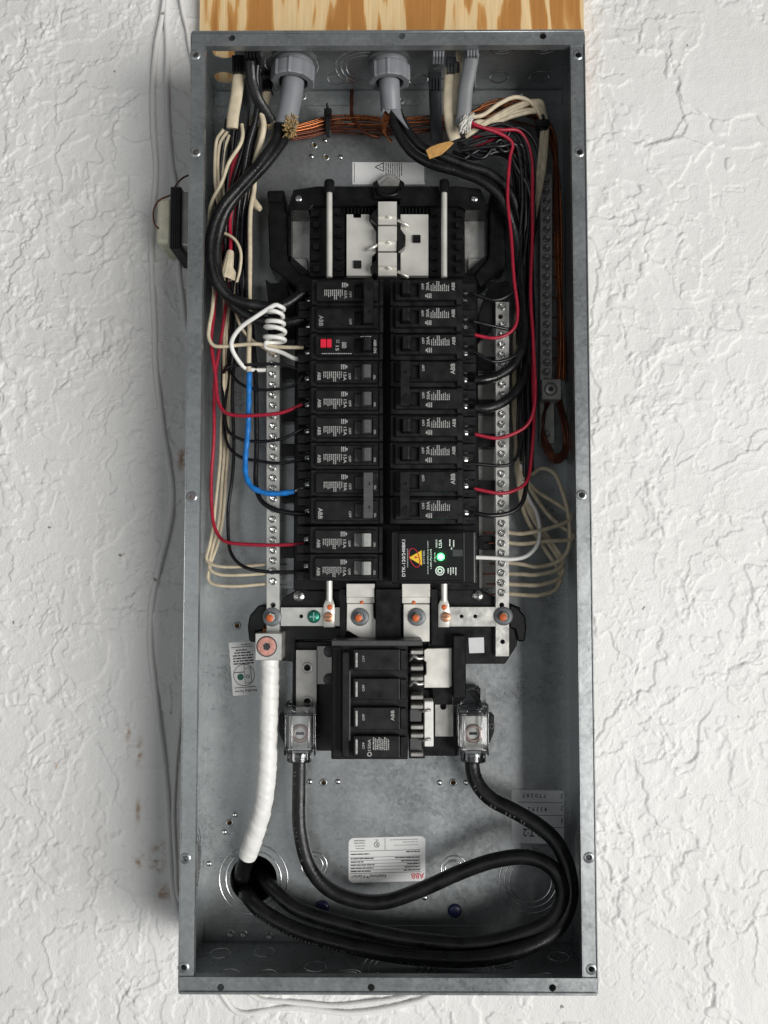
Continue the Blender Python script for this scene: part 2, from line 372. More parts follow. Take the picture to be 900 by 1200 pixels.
# ------------------------------------------------------------------ wall
W2 = .181; H2 = .429; D = .095
def build_wall():
    rng = np.random.default_rng(5)
    def axis(core, step, far, n, mid=.78, ms=.004):
        a = np.arange(-core, core+step/2, step); md = np.arange(core+ms, mid, ms); s = mid+np.geomspace(ms*1.5, (far-mid)*.35, n).cumsum(); s = mid+(s-mid)*(far-mid)/(s[-1]-mid)
        o_ = np.concatenate([md, s]); return np.concatenate([-o_[::-1], a, o_])
    xs = axis(.44, .00112, 2.2, 14); zs = axis(.62, .00112, 2.2, 14)
    X, Z = np.meshgrid(xs, zs)
    grids = {}
    def noise(x, z, f, seed):
        if seed not in grids: grids[seed] = np.random.default_rng(seed).random((256, 256))
        g = grids[seed]; x = x*f+100.3; z = z*f+57.7
        xi = np.floor(x).astype(int); zi = np.floor(z).astype(int); fx = x-xi; fz = z-zi
        fx = fx*fx*fx*(fx*(fx*6-15)+10); fz = fz*fz*fz*(fz*(fz*6-15)+10)
        a = g[zi % 256, xi % 256]; b = g[zi % 256, (xi+1) % 256]; c = g[(zi+1) % 256, xi % 256]; d_ = g[(zi+1) % 256, (xi+1) % 256]
        return (a*(1-fx)+b*fx)*(1-fz) + (c*(1-fx)+d_*fx)*fz
    def fbm(x, z, f, seed, o=4, gain=.5):
        t = 0; amp = 1; tot = 0
        for k in range(o):
            t = t + amp*noise(x, z, f*2**k, seed+k); tot += amp; amp *= gain
        return t/tot
    ss = lambda v, a, b: (lambda t: t*t*(3-2*t))(np.clip((v-a)/(b-a), 0, 1))
    wx = X + .030*(fbm(X, Z, 14, 31, 4)-.5); wz = Z + .030*(fbm(X, Z, 14, 41, 4)-.5)
    h = np.zeros_like(X)
    # trowelled layers: each one ends in a ragged step on one side and fades away on the other
    for sd, f, th, amp in ((1, 6.5, .47, .0013), (11, 10, .50, .0012), (21, 17, .53, .0010), (51, 27, .53, .0009), (71, 44, .55, .0007)):
        n = fbm(wx, wz, f, 100+sd, 5, .5)
        gate = ss(fbm(X, Z, 6, 300+sd, 2), .41, .55)
        fade = 1-ss(n, th+.01, th+.10)
        h += amp*ss(n, th, th+.0045)*(.5+.5*fade)*gate
    # rough crumbly patches
    rough = ss(fbm(X, Z, 7.5, 501, 3), .46, .58)
    crumbs = ss(fbm(wx, wz, 75, 601, 3), .52, .64)
    h += rough*crumbs*.0009
    # worm-like ridges
    n = fbm(wx, wz, 11, 701, 4); ridge = np.exp(-((n-.5)/.0035)**2)*ss(fbm(X, Z, 6, 801, 2), .47, .57)
    h += ridge*.0005
    n = fbm(wx, wz, 8, 751, 4); h -= .0008*np.exp(-((n-.5)/.0016)**2)*ss(fbm(X, Z, 4, 851, 2), .52, .60)       # hairline cracks
    # trowel undulation
    h += .0016*(fbm(X, Z, 4, 901, 3)-.5) + .0006*(fbm(X, Z*.35, 60, 950, 3)-.5) + .00022*(noise(X, Z, 240, 960)-.5)
    fadeout = np.clip(1-(np.maximum(np.abs(X), np.abs(Z))-.74)/.06, 0, 1)
    Y = .0190 - h*1.1*fadeout
    nz, nx = X.shape
    co = np.stack([X, Y, Z], -1).reshape(-1, 3).astype(np.float32)
    i = np.arange(nz*nx).reshape(nz, nx)
    q = np.stack([i[:-1, :-1], i[:-1, 1:], i[1:, 1:], i[1:, :-1]], -1).reshape(-1, 4)
    hc = P(297, 1030, 0); r2 = (co[q[:, 0], 0]-hc.x)**2 + (co[q[:, 0], 2]-hc.z)**2
    hid = (np.abs(co[q[:, 0], 0]) < .13) & (np.abs(co[q[:, 0], 2]) < .36) & (r2 > .06**2)      # out of sight behind the board
    q = q[(r2 > .027**2) & ~hid].reshape(-1)                    # the cable entry goes on into the wall
    me = bpy.data.meshes.new('wall'); me.vertices.add(len(co)); me.vertices.foreach_set('co', co.ravel())
    nf = len(q)//4; me.loops.add(len(q)); me.loops.foreach_set('vertex_index', q.astype(np.int32))
    me.polygons.add(nf); me.polygons.foreach_set('loop_start', np.arange(0, len(q), 4, dtype=np.int32)); me.polygons.foreach_set('loop_total', np.full(nf, 4, dtype=np.int32))
    me.polygons.foreach_set('use_smooth', np.ones(nf, dtype=bool))
    me.update(); me.validate()
    rust = np.zeros(nz*nx)
    for px, py, rx, rz in ((163, 880, 4, 14), (162, 950, 3, 12), (163, 1008, 5, 8), (184, 1012, 8, 10), (187, 995, 9, 8), (190, 1046, 10, 9), (150, 858, 3, 9), (66, 898, 2, 4), (213, 538, 5, 14)):
        p = P(px, py, -.0185); a, b = S(rx, -.0185), S(rz, -.0185)
        rust = np.maximum(rust, np.exp(-(((co[:, 0]-p.x)/a)**2 + ((co[:, 2]-p.z)/b)**2)*1.2)*.95)
    at = me.attributes.new('rust', 'FLOAT', 'POINT'); at.data.foreach_set('value', rust.astype(np.float32))
    me.materials.append(PAINT)
    o = bpy.data.objects.new('wall', me); COL.objects.link(o); o['kind'] = 'structure'
build_wall()

# ------------------------------------------------------------------ plywood board behind the panel
a = P(234, 20, -.0055); b = P(684, 20, -.0055)
m = MB(); m.prism([(-.165, -.40), (.165, -.40), (.165, H2-.02), (b.x, H2-.02), (b.x, .62), (a.x, .62), (a.x, H2-.02), (-.165, H2-.02)], -.0185, -.0055, 0, [circ(P(297, 1030, 0).x, P(297, 1030, 0).z, .0275, 32)])
tag(recenter(m.build('plywood_board', PLY)), 'raw plywood backing board with orange grain rising above the steel box', 'board')

# ------------------------------------------------------------------ steel enclosure
enc = thing('panel_enclosure', (0, 0, 0), 'open galvanised steel breaker box mounted on the white wall', 'electrical panel')
T = .0014
hole = P(297, 1030, 0)
back_holes = [circ(hole.x, hole.z, S(27, 0), 36)]
small_holes = [(368, 170), (382, 184), (269, 964), (379, 917), (531, 917), (278, 733)]
for x, y in small_holes:
    q = P(x, y, 0); back_holes.append(circ(q.x, q.z, S(2.6, 0), 12))
m = MB(); m.prism([(-W2, -H2), (W2, -H2), (W2, H2), (-W2, H2)], -T, 0, 0, back_holes)
back = m.build('back_panel', GALV, enc)
rim = MB().lathe((0, 0, 0), (0, -1, 0), [(-.0005, .0044), (.0006, .0036), (.0009, .0028), (.0004, .0023), (-.001, .0022)], 20).mesh('hole_rim'); rim.materials.append(GALV)
for x, y in small_holes: inst(rim, 'hole_rim', P(x, y, 0), back)      # dimpled rims
foot = MB().lathe((0, 0, 0), (0, 1, 0), [(0, .012), (.004, .010), (.0046, .0085), (.0046, 0)], 20).mesh('standoff'); foot.materials.append(GALV)
for x, z in ((-.14, -.33), (.14, -.33), (-.14, .38), (.14, .38)): inst(foot, 'standoff', (x, .001, z), back)
boss = MB().lathe((0, 0, 0), (0, -1, 0), [(-.0005, .0030), (.0008, .0024), (.0013, .0012), (.0014, 0)], 16).mesh('boss'); boss.materials.append(ZINC)
for x, y in ((365, 183), (399, 184), (275, 955), (263, 975), (363, 916), (396, 916), (515, 917), (546, 917), (381, 164), (245, 1012), (498, 1052), (623, 997)):
    inst(boss, 'boss', P(x, y, 0), back)
# sides
def side(sgn):
    m = MB(); x = sgn*W2
    m.box(x, x-sgn*T, -D+.0006, .0002, -H2+.0001, H2-.0001)
    o = m.build('side_wall', GALV, enc)
    return o
sideL, sideR = side(-1), side(1)
for sgn, px_in in ((-1, 0), (1, 0)):
    # front lip with screw holes
    li = .0124; x0 = sgn*W2; x1 = sgn*(W2-li)
    hs = []
    if sgn < 0: hp = [(229, 64), (229, 178), (224.5, 582), (217, 1006), (215, 1134)]
    else: hp = [(677.5, 64), (679, 178), (681.5, 580), (690, 1005), (693, 1136)]
    for px, py in hp:
        q = P(px, py, D); hs.append((q.x, q.z))
    m = MB(); m.prism([(min(x0, x1), -H2+.012), (max(x0, x1), -H2+.012), (max(x0, x1), H2-.012), (min(x0, x1), H2-.012)], D-T, D, 0, [circ(hx, hz, .0026, 16) for hx, hz in hs])
    # folded back return edge of the lip and a hem along the outer edge
    m.box(x1, x1-sgn*.0009, -D+.0002, -D+.007, -H2+.0125, H2-.0125)
    m.box(x0, x0-sgn*.0012, -D-.0011, -D, -H2+.004, H2-.004, .0004)
    for hx, hz in hs:
        m.lathe((hx, -D, hz), (0, -1, 0), [(-.0002, .0052), (.0007, .0040), (.0008, .0033), (-.0004, .0026), (-.0016, .0024)], 20)
    m.build('side_lip', GALV, enc, 40)
# end walls with their flanges and lips
RIVET = MB().lathe((0, 0, 0), (0, -1, 0), [(0, .0044), (.0011, .0036), (.0013, .0028), (.0006, .0021), (.0004, 0)], 18).mesh('rivet'); RIVET.materials.append(GALV)
for top in (1, -1):
    z = top*H2
    kz = []
    # horizontal plate built as an xz prism then turned: x stays, depth becomes z
    holes = []
    if top > 0:
        for px, d_ in ((262, .066), (264, .024)):
            q = P(px, 70, d_); holes.append(circ(q.x, d_, .0105, 24))
    m = MB(); m.prism([(-W2+T, .0002), (W2-T, .0002), (W2-T, D-.0004), (-W2+T, D-.0004)], 0, T, 0, holes)
    for v in m.bm.verts:
        x, y, zz = v.co; v.co = Vector((x, -zz, z + top*y))        # y=-depth -> plate thickness inward
    end = m.build('end_wall', GALV, enc)
    fl = MB(); fl.box(-W2+.002, W2-.002, -.0011, -.00005, z-top*.0025, z-top*.0172, .0002)
    f_o = fl.build('end_flange', GALV, end)
    fx = ((355, 113), (610, 113), (470, 118)) if top > 0 else ((270, 1094), (285, 1094), (315, 1096), (594, 1095))
    for px, py in fx:
        inst(RIVET, 'rivet', P(px, py, .001), f_o)
    # front lip
    hs = [P(px, py, D) for px, py in (((272, 45.5), (471, 43.5), (636, 43.5)) if top > 0 else ((259, 1156), (435, 1156), (647, 1156.5)))]
    z1 = z - top*.0142
    m = MB(); m.prism([(-W2+.0012, min(z, z1)), (W2-.0012, min(z, z1)), (W2-.0012, max(z, z1)), (-W2+.0012, max(z, z1))], D+.0002, D+.0016, 0, [circ(q.x, q.z, .0031, 18) for q in hs])
    m.box(-W2+.0016, W2-.0016, -D-.0030, -D-.0014, z-top*.0001, z-top*.0028, .0006)
    m.box(-W2+.0016, W2-.0016, -D+.006, -D-.0001, z1, z1+top*.0010)
    m.build('end_lip', GALV, enc, 40)
# knockout rings stamped into the sheets
def ring_mesh(name, rs):
    m = MB()
    for r in rs: m.lathe((0, 0, 0), (0, -1, 0), [(-.0003, r+.0011), (.0005, r+.0005), (.0006, r), (.0001, r-.0006), (-.0003, r-.001)], 40)
    me = m.mesh(name); me.materials.append(mat('stamped_edge', (.60, .61, .61), .24, .95, .2, 300)); return me
K_s = ring_mesh('knockout', [.0095]); K_m = ring_mesh('knockout', [.0125, .0085]); K_b = ring_mesh('knockout', [.031, .0255, .0205]); K_x = ring_mesh('knockout', [.0335, .027])
for px, py, me in ((368, 1014, K_m), (532, 1018, K_m), (531, 1021, K_s), (622, 1032, K_b)):
    inst(me, 'knockout', P(px, py, 0), back)
inst(K_x, 'knockout', P(297, 1030, 0), back)
for px, d_, me in ((395, .022, K_s), (386, .08, K_m), (430, .04, K_b), (515, .03, K_s), (585, .024, K_s), (590, .075, K_m), (632, .024, K_s), (638, .075, K_m), (490, .02, K_s), (335, .045, K_b)):
    q = P(px, 80, d_); inst(me, 'knockout', (q.x, -d_, H2-T-.0001), enc, (R(90), 0, 0))
for px, d_, me in ((268, .065, K_s), (313, .066, K_s), (355, .078, K_s), (370, .05, K_s), (410, .068, K_m), (465, .05, K_b), (540, .055, K_b), (590, .04, K_m), (640, .07, K_s), (258, .025, K_s), (310, .022, K_s), (655, .03, K_s)):
    q = P(px, 1125, d_); inst(me, 'knockout', (q.x, -d_, -H2+T+.0001), enc, (R(-90), 0, 0))
for py, d_, me in ((885, .05, K_m), (927, .05, K_m), (1010, .05, K_b), (840, .05, K_m)):
    q = P(230, py, d_)
    inst(me, 'knockout', (-W2+T+.0001, -d_, q.z), enc, (0, 0, R(90)))
    inst(me, 'knockout', (W2-T-.0001, -d_, q.z), enc, (0, 0, R(-90)))
plug = MB().lathe((0, 0, 0), (0, -1, 0), [(0, .0068), (.002, .0062), (.0028, .0045), (.0029, 0)], 24).mesh('hole_plug'); plug.materials.append(NAVY)
for px, py in ((378, 1063), (533, 1067)): inst(plug, 'hole_plug', P(px, py, 0), enc)

# ------------------------------------------------------------------ stickers on the enclosure (parts of it)
def sticker(name, pp, d, material, parent, thick=.0003, label=None):
    m = MB(); m.pprism(pp, d-.0001, d+thick); o = m.build(name, material, parent)
    if label: o['label'] = label
    return o
def rrect(x0, y0, x1, y1, r, skew=0, n=5):
    out = []
    for cx, cy, a0 in ((x1-r, y1-r, 0), (x0+r, y1-r, 90), (x0+r, y0+r, 180), (x1-r, y0+r, 270)):
        for k in range(n+1):
            a = R(a0+90*k/n); x, y = cx+r*math.cos(a), cy+r*math.sin(a)
            out.append((x, y-skew*(x-(x0+x1)/2)))
    return out
def pstrips(lines, d, skew=0, cx=0, dash=None, seed=1):
    """lines: (x0,y0,x1,y1) in picture units; dash=(mean word, gap) splits along x (or y when tall)"""
    rnd = random.Random(seed); m = MB()
    def q(x0, y0, x1, y1):
        f = lambda x, y: P(x, y-skew*(x-cx), d)
        c = [f(x0, y1), f(x1, y1), f(x1, y0), f(x0, y0)]; m.quad(*c)
    for x0, y0, x1, y1 in lines:
        if not dash: q(x0, y0, x1, y1); continue
        if x1-x0 >= y1-y0:
            x = x0
            while x < x1:
                w = min(dash[0]*rnd.uniform(.5, 1.6), x1-x); q(x, y0, x+w, y1); x += w+dash[1]
        else:
            y = y0
            while y < y1:
                w = min(dash[0]*rnd.uniform(.5, 1.6), y1-y); q(x0, y, x1, y+w); y += w+dash[1]
    return m
e = .0004
# warning label behind the top of the chassis
wl = sticker('warning_label', [(413, 190), (498, 190.5), (498, 216), (413, 216)], 0, PAPR, enc, label='white warning label with a triangle symbol behind the chassis top')
tri = pstrips([], e); 
def tri_px(m, pts, d): m.bm.faces.new([m.bm.verts.new(P(x, y, d)) for x, y in pts])
for A, B in (((439.5, 195.8), (449.5, 190.8)), ((449.5, 190.8), (449.5, 200.8)), ((449.5, 200.8), (439.5, 195.8))):
    dx, dy = B[0]-A[0], B[1]-A[1]; l = math.hypot(dx, dy); nx, ny = -dy/l*.5, dx/l*.5
    tri_px(tri, [(A[0]-nx, A[1]-ny), (B[0]-nx, B[1]-ny), (B[0]+nx, B[1]+ny), (A[0]+nx, A[1]+ny)], e)
tri.build('warning_triangle', INK, wl)
lettering('!', P(446.5, 195.8, e), S(.9, 0), S(4.6, 0), R(90), INK, wl)
pstrips([(452+i*2.6, 191.2, 452.9+i*2.6, 206+(i*37 % 7)*1.1) for i in range(8)], e, dash=(5, .6), seed=3).build('fine_print', INK, wl)
pstrips([(415, 191, 415.6, 214), (497, 191, 497.6, 214)], e).build('printed_line', INK, wl)
# maker's label, upside down
ml = sticker('rating_label', rrect(408.5, 981, 498.5, 1033.5, 6, .028), 0, PAPR, enc, label='white rating label stuck upside down low on the back')
SK = .028; CX = 453
def mp(x, y): return P(x, y-SK*(x-CX), e)
A0 = R(180)+math.atan(SK)
lettering('ABB', mp(489.5, 1027.5), S(15, 0), S(6.2, 0), A0, INKR, ml)
lettering('ReliaHome™ P-Series+', mp(432, 1026.5), S(40, 0), S(3.9, 0), A0, INK, ml)
pstrips([(410, 996.4, 493, 996.9), (410, 1003.8, 493, 1004.2), (410, 1007.6, 493, 1008), (410, 1011.3, 493, 1011.7), (410, 1014.9, 493, 1015.3), (410, 1018.7, 493, 1019.1), (410, 1022.4, 493, 1022.9), (451, 982, 451.5, 996)], e, SK, CX).build('printed_line', INK, ml)
pstrips([(415, 983.5, 428, 985), (415, 986.5, 428, 987.8), (416, 990, 428, 991), (417, 993, 427, 994), (457, 984, 490, 984.9), (472, 987, 490, 987.8), (462, 990.5, 490, 991.2)], e, SK, CX, (4, .5), 5).build('fine_print', INKG, ml)
pstrips([(411, y, 411+w, y+1.3) for y, w in ((999.5, 22), (1004.8, 27), (1008.6, 15), (1012.3, 28), (1016, 27), (1019.6, 24), (1023.2, 26))][:6] + [(x, y, 492, y+1.3) for y, x in ((998, 476), (1004.8, 463), (1008.6, 470), (1012.3, 477), (1016, 474), (1019.6, 473))], e, SK, CX, (5, .6), 6).build('fine_print', INK, ml)
m = MB(); c = mp(441.5, 989.5)
m.lathe(c, (0, -1, 0), [(0, S(3.2, 0)), (.00002, S(2.5, 0))], 20); m.build('approval_mark', INK, ml)
lettering('R', c, S(2.4, 0), S(3, 0), A0, INK, ml); lettering('UL', mp(441.5, 984.6), S(3.6, 0), S(2.2, 0), A0, INK, ml)
# grey serial label, upside down
sl = sticker('serial_label', rrect(599.5, 926, 661, 988.5, 3, -.02), 0, PAPD, enc, label='grey serial number label on the back behind the looped cable')
def sp_(x, y): return P(x, y+.02*(x-630), e)
A1 = R(180)-.02
for s_, x, y, l, h in (('3', 658.5, 932.5, 2.2, 5.5), ('2', 658.5, 947, 2.2, 5.5), ('1', 658.5, 961, 1.2, 5.5), ('7 7 0 2 8 7', 626, 932.5, 27, 4.6), ('4 3 3 9 2', 630, 948.5, 22, 5), ('M-T:2', 625, 976, 24, 9)):
    lettering(s_, sp_(x, y), S(l, 0), S(h, 0), A1, INK, sl)
pstrips([(607, 940, 660, 940.6), (612, 955, 660, 955.6), (640, 969, 660, 969.6)], e, -.02, 630).build('printed_line', INK, sl)
# bonding screw tag, tilted
def rot(pts, c, a): return [(c[0]+(x-c[0])*math.cos(a)-(y-c[1])*math.sin(a), c[1]+(x-c[0])*math.sin(a)+(y-c[1])*math.cos(a)) for x, y in pts]
BC = (285.5, 783); BA = R(-4.6)
bt = sticker('bonding_screw_label', rot(rrect(270.5, 752, 300, 814.5, 1.2), BC, BA), 0, PAPR, enc, label='small white bonding screw label with a green dot, stuck upside down')
def bp_(x, y): return P(*rot([(x, y)], BC, BA)[0], e)
lettering('Bonding Screw', bp_(286, 809.5), S(26, 0), S(4.2, 0), R(180)-BA, INK, bt)
def bstrips(lines, dash=None, seed=1):
    rnd = random.Random(seed); m = MB()
    for x0, y0, x1, y1 in lines:
        x = x0
        while x < x1:
            w = (dash*rnd.uniform(.5, 1.6)) if dash else x1-x0
            w = min(w, x1-x); m.quad(bp_(x, y1), bp_(x+w, y1), bp_(x+w, y0), bp_(x, y0)); x += w+(.7 if dash else 1)
    return m
bstrips([(272.5, 805, 298.5, 805.8), (273, 757.6, 298, 758.4)]).build('printed_line', INK, bt)
bstrips([(278, 760.8, 291, 762.4), (276, 764, 295, 765.6), (274, 767.2, 298, 768.8), (274, 770.4, 298, 772), (274, 773.6, 298, 775.2), (274, 776.6, 298, 778.2), (285, 755, 297, 756)], 4, 4).build('fine_print', INK, bt)
m = MB(); m.lathe(bp_(285.5, 791), (0, -1, 0), [(0, S(12.6, 0)), (.00002, S(11.9, 0))], 32); m.build('printed_circle', INK, bt)
m = MB(); m.lathe(bp_(281, 793), (0, -1, 0), [(0, S(3.8, 0)), (.00002, 0)], 20); m.build('green_dot', mat('green_ink', (.01, .11, .07), .5), bt)
m = MB(); m.lathe(bp_(289.5, 793), (0, -1, 0), [(0, S(2.2, 0)), (.00002, S(1.4, 0))], 20); m.build('printed_circle', INK, bt)
bstrips([(285.8, 779.5, 286.4, 802), (293.4, 782, 294, 800), (274, 787, 285.8, 788), (287, 783, 293, 783.6), (287, 800, 293.4, 800.6)]).build('printed_line', INK, bt)

# ------------------------------------------------------------------ interior chassis
ch = thing('breaker_chassis', P(450, 500, 0), 'black plastic chassis with bright bus plates carrying the breakers', 'breaker chassis')
m = MB()
m.pbox(346, 322, 562, 692, .004, .028, .001)             # bed below the breakers
m.pbox(441, 232, 470, 690, .028, .040, .0006)            # centre spine
base = m.build('base', BLK2, ch)
m = MB()
m.pprism([(337, 246), (344, 222), (372, 218), (437, 218), (441, 225), (469, 225), (473, 218), (536, 218), (563, 221), (573, 246), (545, 246), (540, 241), (366, 241), (362, 246)], .006, .040, .0007)
m.pbox(363, 240, 404, 324, .004, .034, .0006); m.pbox(503, 240, 545, 324, .004, .034, .0006)
m.pbox(338, 240, 341, 322, .004, .026); m.pbox(569, 240, 572, 322, .004, .026)
m.pprism([(336, 322), (336, 300), (341, 300), (366, 322)], .004, .026); m.pprism([(573, 322), (573, 300), (568, 300), (543, 322)], .004, .026)
for k in range(6):                                        # clip steps along the columns
    y = 246+k*13
    m.pbox(364+(k % 2)*3, y, 374, y+7, .034, .040, .0003); m.pbox(534, y, 543-(k % 2)*3, y+7, .034, .040, .0003)
    m.pbox(394, y+3, 402-(k % 2)*2, y+6, .034, .038, .0003); m.pbox(505+(k % 2)*2, y+3, 513, y+6, .034, .038, .0003)
for k in range(9): m.pbox(402+k*4.2, 243, 404.4+k*4.2, 250, .034, .037); m.pbox(470+k*4.2, 243, 472.4+k*4.2, 250, .034, .037)
m.build('upper_frame', BLK2, ch)
for pts in ([(313, 223), (333, 222.5), (335, 240), (336, 302), (352, 322), (346, 336), (316, 313)], [(576, 221), (592, 221), (593, 312), (562, 336), (556, 322), (573, 302), (574, 240)]):
    m = MB(); m.pprism(pts, .004, .030, .0012)
    x0, x1 = pts[0][0], pts[1][0]
    m.pbox(x0+1.5, 226, x1-2, 236, .030, .034, .0008)
    m.build('side_arm', BLK2, ch)
for sx, pts in ((1, rrect(337.5, 248, 365, 326, 10)), (-1, rrect(543.5, 248, 571.5, 326, 10))):
    m = MB(); m.pprism(pts, .003, .012); m.build('support_plate', TIN, ch)
for pts in ([(340, 322), (340, 302), (360, 302), (362, 322)], [(548, 322), (548, 302), (568, 302), (570, 322)]):
    m = MB(); m.pprism(pts, .012, .020, .001); m.build('plate_rib', TIN2, ch)
# brackets that hold the tops of the terminal bars
for pts in ([(311, 327), (317, 332), (327, 331), (329.5, 326.5), (335, 330), (339, 348), (346, 352), (346, 398), (314, 398), (314, 350)], [(569, 344), (576, 329), (580, 331), (596, 329), (598, 345), (600, 358), (563, 398), (560, 372)]):
    m = MB(); m.pprism(pts, .003, .028, .0006); m.build('bar_bracket', BLK2, ch)
for y in (430, 480, 520, 575, 640):
    m = MB(); m.pbox(330, y, 348, y+14, .004, .026); m.build('bar_support', BLK2, ch)
    m = MB(); m.pbox(560, y-12, 584, y+4, .004, .026); m.build('bar_support', BLK2, ch)
# metal cover strip between right breakers and right bar
m = MB(); m.pbox(556, 372, 580, 690, .002, .009, .0004); m.build('support_rail', TIN2, ch)
m = MB(); m.pbox(328, 402, 350, 690, .002, .008, .0004); m.build('support_rail', GALV, ch)
# bus plates
m = MB(); m.pprism([(406, 251), (414, 251), (414, 255), (423, 255), (423, 251), (433, 251), (433, 259), (441, 272), (441, 296), (436, 301), (436, 323), (406, 323)], .030, .0365, .0003)
bpL = m.build('bus_plate', TINB, ch)
m = MB(); m.pprism([(469, 251), (502, 251), (502, 323), (469, 323), (466, 300), (475, 288), (475, 276), (469, 268)], .030, .0365, .0003)
bpR = m.build('bus_plate', TINB, ch)
m = MB(); m.pbox(414.5, 305, 423.5, 314, .0365, .039, .0004); m.build('slot', BLK, bpL)
m = MB(); m.pbox(484, 275, 493, 284, .0365, .039, .0004); m.build('slot', BLK, bpR)
for k, (y0, y1) in enumerate(((236, 264), (265, 295), (296, 324))):
    o_ = MB()
    o_.pbox(443, y0, 465, y0+(y1-y0)*.56, .040, .050, .0003)
    o_.pbox(443, y0+(y1-y0)*.56, 465, y1-1, .040, .0445, .0003)
    yy = y0+(y1-y0)*.6; q = P(455, yy, .0445)
    o_.lathe(q, (0, -1, 0), [(0, .0035), (.002, .003), (.0035, .0015), (.004, 0)], 14)
    sx = (466, 479) if k % 2 == 0 else (443, 431)
    a_, b_ = P(sx[0], y1-6 if k % 2 == 0 else y1-8, .042), P(sx[1], y1+1 if k % 2 == 0 else y1-2, .042)
    o_.tube([a_, b_], .0016, 8)
    o_.build('bus_stab', TINB, ch)
    m = MB()
    if k == 1: m.pprism([(466, 268), (474, 274), (475.5, 281), (474, 289), (466, 296)], .0365, .047, .0005)
    else: m.pprism([(443, y0+6), (434, y0+16), (434, y0+20), (442, y0+27), (443, y0+27)], .0365, .047, .0005)
    m.build('stab_barrier', BLK, ch)
# triangular tab at the top of the spine
m = MB(); m.pprism([(436, 219), (441, 212), (454, 203), (460, 203), (470, 212), (475, 219)], .002, .012, .0008); tab = m.build('locating_tab', TIN, ch)
m = MB(); m.pprism([(443, 218), (456, 207), (468, 218)], .012, .0145, .0005); m.build('tab_rib', TIN2, tab)
m = MB(); m.pprism([(437, 214), (442, 210.5), (444.5, 218), (467, 218), (469, 210), (474, 214), (473, 232), (438, 232)], .028, .046, .0006)
q = P(455, 224, .046); m.tube(spline([P(441, 221, .046), P(445, 227, .049), P(455, 229.5, .05), P(465, 227, .049), P(469, 221, .046)]), .0016, 8)
m.build('spine_clip', BLK2, ch)
for px in (386, 520.5):
    m = MB(); m.tube([P(px, 222, .047), P(px, 325, .047)], .0029, 14); rod = m.build('neutral_rod', TINB, ch, 50)
    m = MB(); m.lathe(P(px, 227, .047), (0, 0, 1), [(0, .0042), (.0005, .0052), (.0115, .0052), (.013, .0040), (.013, 0)], 20); m.build('rod_cap', BLK, ch, 50)
scr = MB(); scr.lathe((0, 0, 0), (0, -1, 0), [(-.001, .0036), (.0012, .0036), (.0019, .0028), (.0020, 0)], 20)
scr.box(-.0026, .0026, -.0024, -.0017, -.0003, .0003)
SCREW = scr.mesh('screw'); SCREW.materials.append(ZINC)
for x, y in ((350, 233), (556, 233)): inst(SCREW, 'screw', P(x, y, .040), ch, (0, .5, 0))

# lower chassis
m = MB()
m.pprism([(330, 702), (351, 689), (362, 692), (405, 692), (440, 688), (472, 688), (505, 688), (552, 688), (582, 700), (590, 704), (610, 712), (606, 756), (592, 778), (546, 778), (546, 818), (534, 826), (508, 826), (500, 750), (346, 750), (346, 776), (302, 770), (302, 735), (330, 735)], .003, .026, .0008)
m.pbox(440, 690, 470, 752, .026, .050, .0008); m.pbox(398, 690, 405, 752, .026, .042, .0006); m.pbox(505, 690, 513, 756, .026, .042, .0006)
m.pbox(392, 736, 404, 752, .026, .036, .0006)
m.pbox(531, 745, 546, 818, .026, .042, .0008)
m.build('lower_frame', BLK2, ch)
for pts in ([(303, 709), (315, 710), (320, 720), (315, 738), (300, 740), (300, 753), (292, 752), (290, 735), (292, 722)], [(597, 708), (606, 711), (616, 723), (617, 737), (615, 752), (607, 752), (604, 738), (597, 736)]):
    m = MB(); m.pprism(pts, .004, .030, .0015)
    m.build('lower_ear', BLK2, ch)
for x0, y0, x1, y1 in ((329, 712, 405, 733.5), (517, 711.5, 592, 734)):
    m = MB(); m.pprism([(x0, y0), (x1, y0), (x1, y1), (x0, y1)], .026, .0335, .0004, [[(cx+2.4*math.cos(a), 722.3+2.4*math.sin(a)) for a in [2*math.pi*k/14 for k in range(14)]] for cx in ((353,) if x0 < 400 else (541, 557))])
    m.build('cross_bar', TIN, ch)
for px, x0 in ((386, 378.5), (520.5, 517)):
    m = MB(); m.tube([P(px, 680, .043), P(px, 704, .040)], .0030, 14)
    m.pprism([(px-3.6, 701), (px+3.4, 701), (px+6, 709), (px+6, 735), (px-7, 735), (px-7, 709)], .034, .037, .0003)
    tb = m.build('rod_tail', TINB, ch, 50)
    m = MB(); m.lathe(P(px+.4 if px < 400 else px, 711.5, .037), (0, -1, 0), [(0, S(3.2, .037)), (.0003, S(3, .037)), (.0003, 0)], 18); m.build('torque_mark', ORNG, tb)
    q = P(px-1.2 if px < 400 else px+2, 723, .037)
    m = MB(); m.lathe(q, (0, -1, 0), [(0, .0047), (.0016, .0047), (.0022, .0038), (.0022, 0)], 22); sc_ = m.build('screw', mat('copper_tinted_screw', (.55, .27, .16), .35, .6, .2, 300), tb, 50)
    m = MB(); m.box(q.x-.0036, q.x+.0036, q.y-.0027, q.y-.0021, q.z-.0004, q.z+.0004); m.build('screw_slot', INK, sc_)
